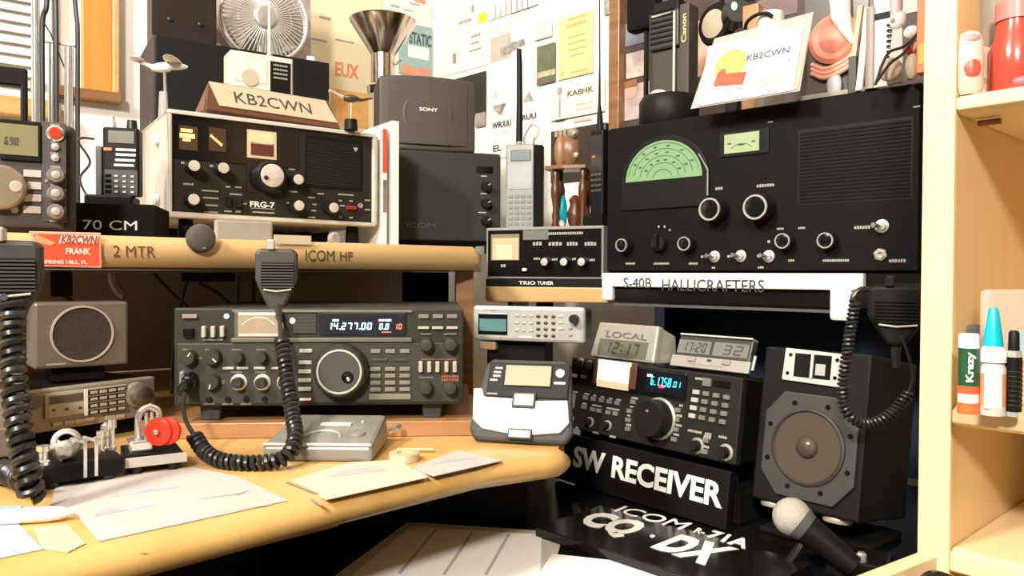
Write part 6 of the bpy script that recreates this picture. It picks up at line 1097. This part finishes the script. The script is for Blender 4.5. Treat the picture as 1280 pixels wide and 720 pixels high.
g = Vector((0.3977,0.635,1.1581)); t = thing('glass_vase', 'tall grey glass behind the pink bottle on the upper bookcase shelf', 'vase', (g.x, g.y, zU1+.0004), 0); MB().lathe([(.010, 0), (.011, .05), (.012, .10), (.012, .16)], (0, 0, 0), (0, 0, 1), 24).build('glass', mat('smoky_glass', (.42, .38, .33), .15, alpha=.75), t, 0, True)
# ================================================================ things on top of the big black receiver
ST4 = s4.location.z+(0.4643,0.2347)[1]; YW4 = s4.rotation_euler.z
def on4(name, label, cat, p_, yaw=None, group=None): return thing(name, label, cat, (p_[0], p_[1], ST4+.0004), YW4 if yaw is None else yaw, 0, group)
def zz4(y_, d): return .94+(345-y_)*d/950-ST4
t = on4('flash_unit', 'tall black ribbed camera accessory with gold vertical lettering, beside the brown photo-board frame', 'camera gear', (0.241,1.33,1.2412)); q = 1.33/950; hw_ = .075
z1 = zz4(112, 1.3)*0; H1 = zz4(60, 1.30); H2 = zz4(12, 1.30)
bx('lower_case', t, mat('gear_dark', (.045, .040, .035), .5), 0, 0, .058, H1, 0, .05, .004); bx('upper_case', t, mat('gear_black', (.026, .023, .021), .45), -.003, H1, .056, H2, -.006, .05, .004); bx('side_strap', t, mat('gear_strap', (.060, .050, .040), .6), .056, 0, .074, H2+.004, -.004, .03, .002)
for i in range(7): bx('rib', t, BLK, .002, H1+.010+i*.009, .046, H1+.014+i*.009, -.008, -.005, .0006)
bx('silver_edge', t, GREYL, .046, .01, .050, H2-.006, -.0075, -.0055); bx('silver_bar', t, SIL, .004, H2-.009, .042, H2-.006, -.008, -.005)
o = text(t, 'Canon', -.024, -.0045, .024, .0045, mat('gold_ink', (.72, .55, .25), .5, noise=0), y=0, bold=.02); o.rotation_euler = (0, R(-90), 0); o.location = (.065, -.0046, H2-.038)
bx('hot_shoe', t, BLK, .0, H2, .05, H2+.020, .004, .04, .003)
t = on4('black_bag', 'black bag at the top beside the brown photo-board frame', 'bag', (0.2157,1.45,1.253)); bx('bag', t, BLKM, -.004, zz4(24, 1.37), .062, zz4(-40, 1.37), .0, .03, .008); MB().box(.03, .012, 0, .036, .02, zz4(24, 1.37)).build('stand_rod', BLK, t)
t = on4('lens_cap_puck', 'round black puck-like case with white top sliver, on the big black receiver', 'case', (0.2525,1.235,1.194)); q = 1.23/950; hp = zz4(118, 1.23)
MB().lathe([(35*q, 0), (37*q, .004), (37*q, hp*.75), (33*q, hp*.92), (8*q, hp)], (.0, .0, 0), (0, 0, 1), 40).build('case', BLK, t, 0, True); MB().ell((-.008, -.020, hp*1.0), .014, .010, .006).build('white_tab', WHTG, t, 0, True)
t = on4('headset', 'black headset with a beige ear pad behind the clear card sleeve', 'headset', (0.3512,1.27,1.2415)); q = 1.27/950; zc = zz4(30, 1.27)
MB().lathe([(.034, 0), (.036, .006), (.032, .012), (.024, .012)], (-.012, 0, zc), (-.25, -1, 0), 32).build('ear_cup', BLK, t, 0, True); MB().lathe([(.0235, 0), (.022, .001)], (-.0155, -.0125, zc), (-.25, -1, 0), 28).build('beige_pad', mat('beige_pad', (.48, .40, .31), .7), t, 0, True).scale = (1, 1, 1)
MB().lathe([(.030, 0), (.030, .02), (.018, .03)], (.030, .0, zc+.002), (.3, -1, .1), 28).build('ear_cup', BLKG, t, 0, True); MB().ell((.030, -.029, zc+.013), .006, .003, .008).build('white_dot', WHTG, t, 0, True); MB().tube(spline([(-.012, .01, zc+.03), (-.01, .02, zc+.07), (.012, .022, zc+.085), (.03, .02, zc+.07), (.032, .012, zc+.03)]), .004, 8).build('headband', BLK, t, 0, True); MB().box(.0, .005, 0, .02, .02, zc-.02).build('stand', BLK, t)
t = on4('wooden_block', 'orange-brown wooden block between the headset and the white cup', 'block', (0.3593,1.2,1.2501)); bx('block', t, wood('block_wood', (.52, .26, .10), (.40, .18, .06), .5), 0, 0, .026, zz4(14, 1.22), 0, .02, .002)
t = on4('white_cup', 'white rounded cup with a black loop, behind the top of the clear card sleeve', 'cup', (0.3846,1.155,1.2387)); zc = zz4(20, 1.17); MB().lathe([(.014, 0), (.019, .02), (.020, zc-.008), (.021, zc)], (0, .01, 0), (0, 0, 1), 26).build('cup', WHTG, t, 0, True); MB().tube(spline([(-.034, .0, zc-.035), (-.028, -.014, zc-.015), (-.012, -.016, zc-.006), (.004, -.014, zc-.006), (.012, -.012, zc-.012)]), .0028, 8).build('black_loop', BLK, t, 0, True); MB().lathe([(.016, 0), (.014, .008)], (-.036, -.010, zc-.034), (-.2, -1, 0), 20).build('dark_disc', BLKG, t, 0, True)
qs = thing('card_sleeve', 'clear plastic sleeve holding a white KB2CWN card, leaning on the big black receiver', 'card holder', (0.2621,1.08,1.1817),-0.7562,-0.3168); W_, H_ = 0.1377,0.0956
dz = ST4+.001-qs.location.z
MB().prism([(-.012, dz-.002), (W_+.008, dz-.002), (W_+.010, H_+.018), (.006, H_+.012)], .0006, .0018).build('sleeve', mat('sleeve_clear', (.62, .60, .57), .12, noise=0, alpha=.55), qs)
cd = MB().prism([(0, 0), (W_, 0), (W_, H_), (0, H_)], -.001, .0004).build('card', mat('card_white', (.80, .79, .80), .75, noise=.0, spec=.1), qs)
text(cd, 'KB2CWN', 0.0641,0.057, 0.1242,0.0668, mat('grey_blue_ink', (.10, .095, .14), .7, noise=0), y=-.0014, bold=.012)
MB().lathe([(.024, 0), (.024, .0003)], ((_c := (0.0403,0.0567))[0], -.001, _c[1]), (0, -1, 0), 26).build('yellow_glow_print', mat('print_yellow', (.80, .56, .13), .6, noise=.15, scale=60), cd)
_p = [(0.0195,0.0267), (0.0646,0.0218), (0.0673,0.0403), (0.0485,0.0429), (0.0368,0.0433), (0.0327,0.0534), (0.0229,0.048)]; MB().prism(_p, -.0018, -.0010).build('red_print', mat('print_red', (.60, .09, .045), .6, noise=.2, scale=80), cd); legend(cd, [(*(0.0496,0.0163), .026, .002), (*(0.0295,0.0856), .020, .0016), (*(0.1264,0.0444), .003, .007)], GINK, y=-.0014)
MB().lathe([(.0075, 0), (.0075, .0005), (.004, .0005), (.004, 0)], ((_c := (0.098,0.0213))[0], -.001, _c[1]), (0, -1, 0), 22, caps=False).build('seal_print', mat('seal_tan', (.45, .38, .32), .6), cd)
MB().prism([(W_+.001, .002), (W_+.005, .0), (W_+.009, H_*.75), (W_+.006, H_*.78)], -.001, .002).build('orange_edge', mat('edge_peach', (.78, .50, .32), .4), qs)
# clear panel with red rosette and white figure
dR = 1.035
t = on4('rosette_panel', 'dark clear panel with a round salmon-red rosette and white ornament', 'ornament', (0.4098,1.06,1.1923)); hR = zz4(-10, 1.05)
bx('panel', t, mat('smoke_panel', (.12, .105, .095), .2), -.010, 0, .092, hR, .010, .016, .001); zc = zz4(50, 1.05); SAL = mat('salmon_red', (.66, .22, .15), .45, noise=.15, scale=30)
MB().lathe([(.034, 0), (.034, .004), (.028, .007), (.020, .005), (.014, .008), (.001, .009)], (.032, .010, zc), (0, -1, 0), 28).build('rosette', SAL, t, 0, True).scale = (1.0, 1, 1)
for i in range(3): MB().tube(spline([(.002, .006, zc-.030-i*.006), (.022, .003, zc-.040-i*.006), (.046, .003, zc-.034-i*.006), (.062, .006, zc-.022-i*.006)]), .0032, 7).build('ribbon_fold', mat('salmon_light', (.76, .36, .26), .45), t, 0, True)
MB().tube([(.040, .004, zc+.055), (.042, .002, zc+.028), (.050, .002, zc+.006), (.058, .004, zc-.012)], [.014, .013, .008, .003], 12).build('white_figure', WHTG, t, 0, True); MB().ell((.034, .004, zz4(108, 1.05)), .010, .006, .018).build('pale_foot', mat('lilac_grey', (.55, .54, .56), .3), t, 0, True); bx('base', t, mat('clear_base', (.34, .31, .28), .2), -.012, 0, .095, .010, -.012, .02, .003)
# sticks and tools
t = on4('wooden_stick', 'short tan wooden stick leaning right of the salmon-red rosette', 'stick', (0.4422,1,1.1804)); q = 1.0/950; MB().hexa([(0,0,zz4(70,1.0)),(.006,0,zz4(70,1.0)),(.006,.006,zz4(70,1.0)),(0,.006,zz4(70,1.0))], [(.008,0,zz4(9,1.0)),(.014,0,zz4(9,1.0)),(.014,.006,zz4(9,1.0)),(.008,.006,zz4(9,1.0))]).build('blade', mat('stick_tan', (.62, .44, .28), .5), t); bx('dark_handle', t, mat('dark_olive', (.05, .052, .035), .5), -.003, 0, .007, zz4(70, 1.0), -.001, .009, .001)
t = on4('cream_stick', 'longer cream stick standing right of the tan wooden stick', 'stick', (0.4417,0.985,1.1799)); MB().hexa([(.0,0,.0),(.008,0,.0),(.008,.006,.0),(0,.006,.0)], [(.010,0,zz4(12,.985)),(.017,0,zz4(12,.985)),(.017,.006,zz4(12,.985)),(.010,.006,zz4(12,.985))]).build('blade', mat('stick_cream', (.76, .66, .52), .45), t, .0006)
t = on4('grey_tube', 'mauve-grey tube standing between the cream stick and the spiral pad', 'tube', (0.4514,0.975,1.1877)); MB().cyl((.004, .006, 0), (.004, .006, zz4(10, .975)), .0075, .0075, 18).build('tube', mat('mauve_grey', (.30, .25, .24), .4), t, 0, True); MB().cyl((.004, .006, zz4(10, .975)), (.004, .006, zz4(-8, .975)), .005, .004, 14).build('cap', mat('mauve_dark', (.14, .09, .09), .4), t, 0, True)
t = on4('spiral_pad', 'white spiral-bound pad with black comb binding', 'notepad', (0.4519,0.965,1.1781)); bx('pages', t, mat('pad_white', (.76, .74, .71), .6), 0, 0, .024, zz4(-30, .965), .008, .014, .001); bx('black_stripe', t, BLK, -.0002, zz4(24, .965), .026, zz4(16, .965), .0072, .009)
for i in range(8): MB().ring((.021-.0008*i*0, .008, zz4(80-i*6.5, .965)), (.3, .1, 1), .0042, .0012, 14, 5).build('comb_loop', BLK, t, 0, True)
t = on4('white_lever', 'pale grey lever tool with a round white head beside the orange strip', 'tool', (0.4688,0.95,1.1785)); MB().hexa([(-.004,0,0),(.016,0,0),(.014,.006,0),(-.004,.006,0)], [(.002,0,zz4(36,.95)),(.014,0,zz4(36,.95)),(.013,.006,zz4(36,.95)),(.003,.006,zz4(36,.95))]).build('shaft', mat('lever_grey', (.50, .47, .44), .4), t, .001); MB().ell((.008, .002, zz4(26, .95)), .010, .007, .012).build('round_head', WHTG, t, 0, True); MB().ell((.004, -.004, zz4(27, .95)), .003, .002, .003).build('grey_dot', GREY, t); MB().cyl((.006, .003, zz4(20, .95)), (.005, .003, zz4(-25, .95)), .007, .008, 14).build('neck', mat('lilac_tube', (.56, .52, .54), .4), t, 0, True)
t = on4('pale_bag', 'crumpled pale tan bag at the foot of the lever tool', 'bag', (0.4614,0.935,1.1709)); MB().ell((.0, .0, .014), .014, .007, .0145).build('bag', mat('tan_bag', (.50, .42, .33), .6), t, 0, True); MB().ell((.024, .004, .014), .008, .007, .016).build('side_lobe', MATS['tan_bag'], t, 0, True)
o = cable('black_wire', 'black wire arching over the crumpled pale bag', [(*(0.4389,0.925,1.1741),)[:3], (0.4473,0.925,1.1992), (0.4559,0.925,1.2138), (0.4732,0.925,1.2206), (0.4886,0.925,1.2342)], .0018); o = cable('black_wire', 'second black wire slanting up toward the orange strip', [(0.4385,0.92,1.1767), (0.4536,0.92,1.1979), (0.4708,0.92,1.2114), (0.4821,0.92,1.2287), (0.4868,0.92,1.2345)], .0018)
t = on4('white_clutter', 'white and red plastic connector hanging beside the orange strip', 'connector', (0.4823,0.93,1.1756)); MB().ell((.002, 0, zz4(40, .93)), .009, .006, .008).build('white_shell', WHTG, t, 0, True); MB().ell((.004, -.001, zz4(58, .93)), .007, .006, .009).build('pink_shell', mat('pink_shell', (.74, .48, .42), .4), t, 0, True); MB().ell((.0, -.004, zz4(63, .93)), .005, .004, .0045).build('red_ring', REDG, t, 0, True); MB().cyl((.002, 0, 0), (.002, 0, zz4(66, .93)), .003, .003, 8).build('stem', mat('wine', (.10, .02, .02), .4), t)
t = on4('orange_strip', 'bright orange carton edge standing against the birch bookcase', 'carton', (0.4752,0.9,1.169)); bx('carton', t, mat('bright_orange', (.86, .19, .03), .45), 0, 0, .040, zz4(-20, .90), 0, .02, .001); bx('yellow_patch', t, mat('amber_patch', (.90, .42, .04), .45), .002, zz4(80, .90), .030, zz4(55, .90), -.0006, .0)
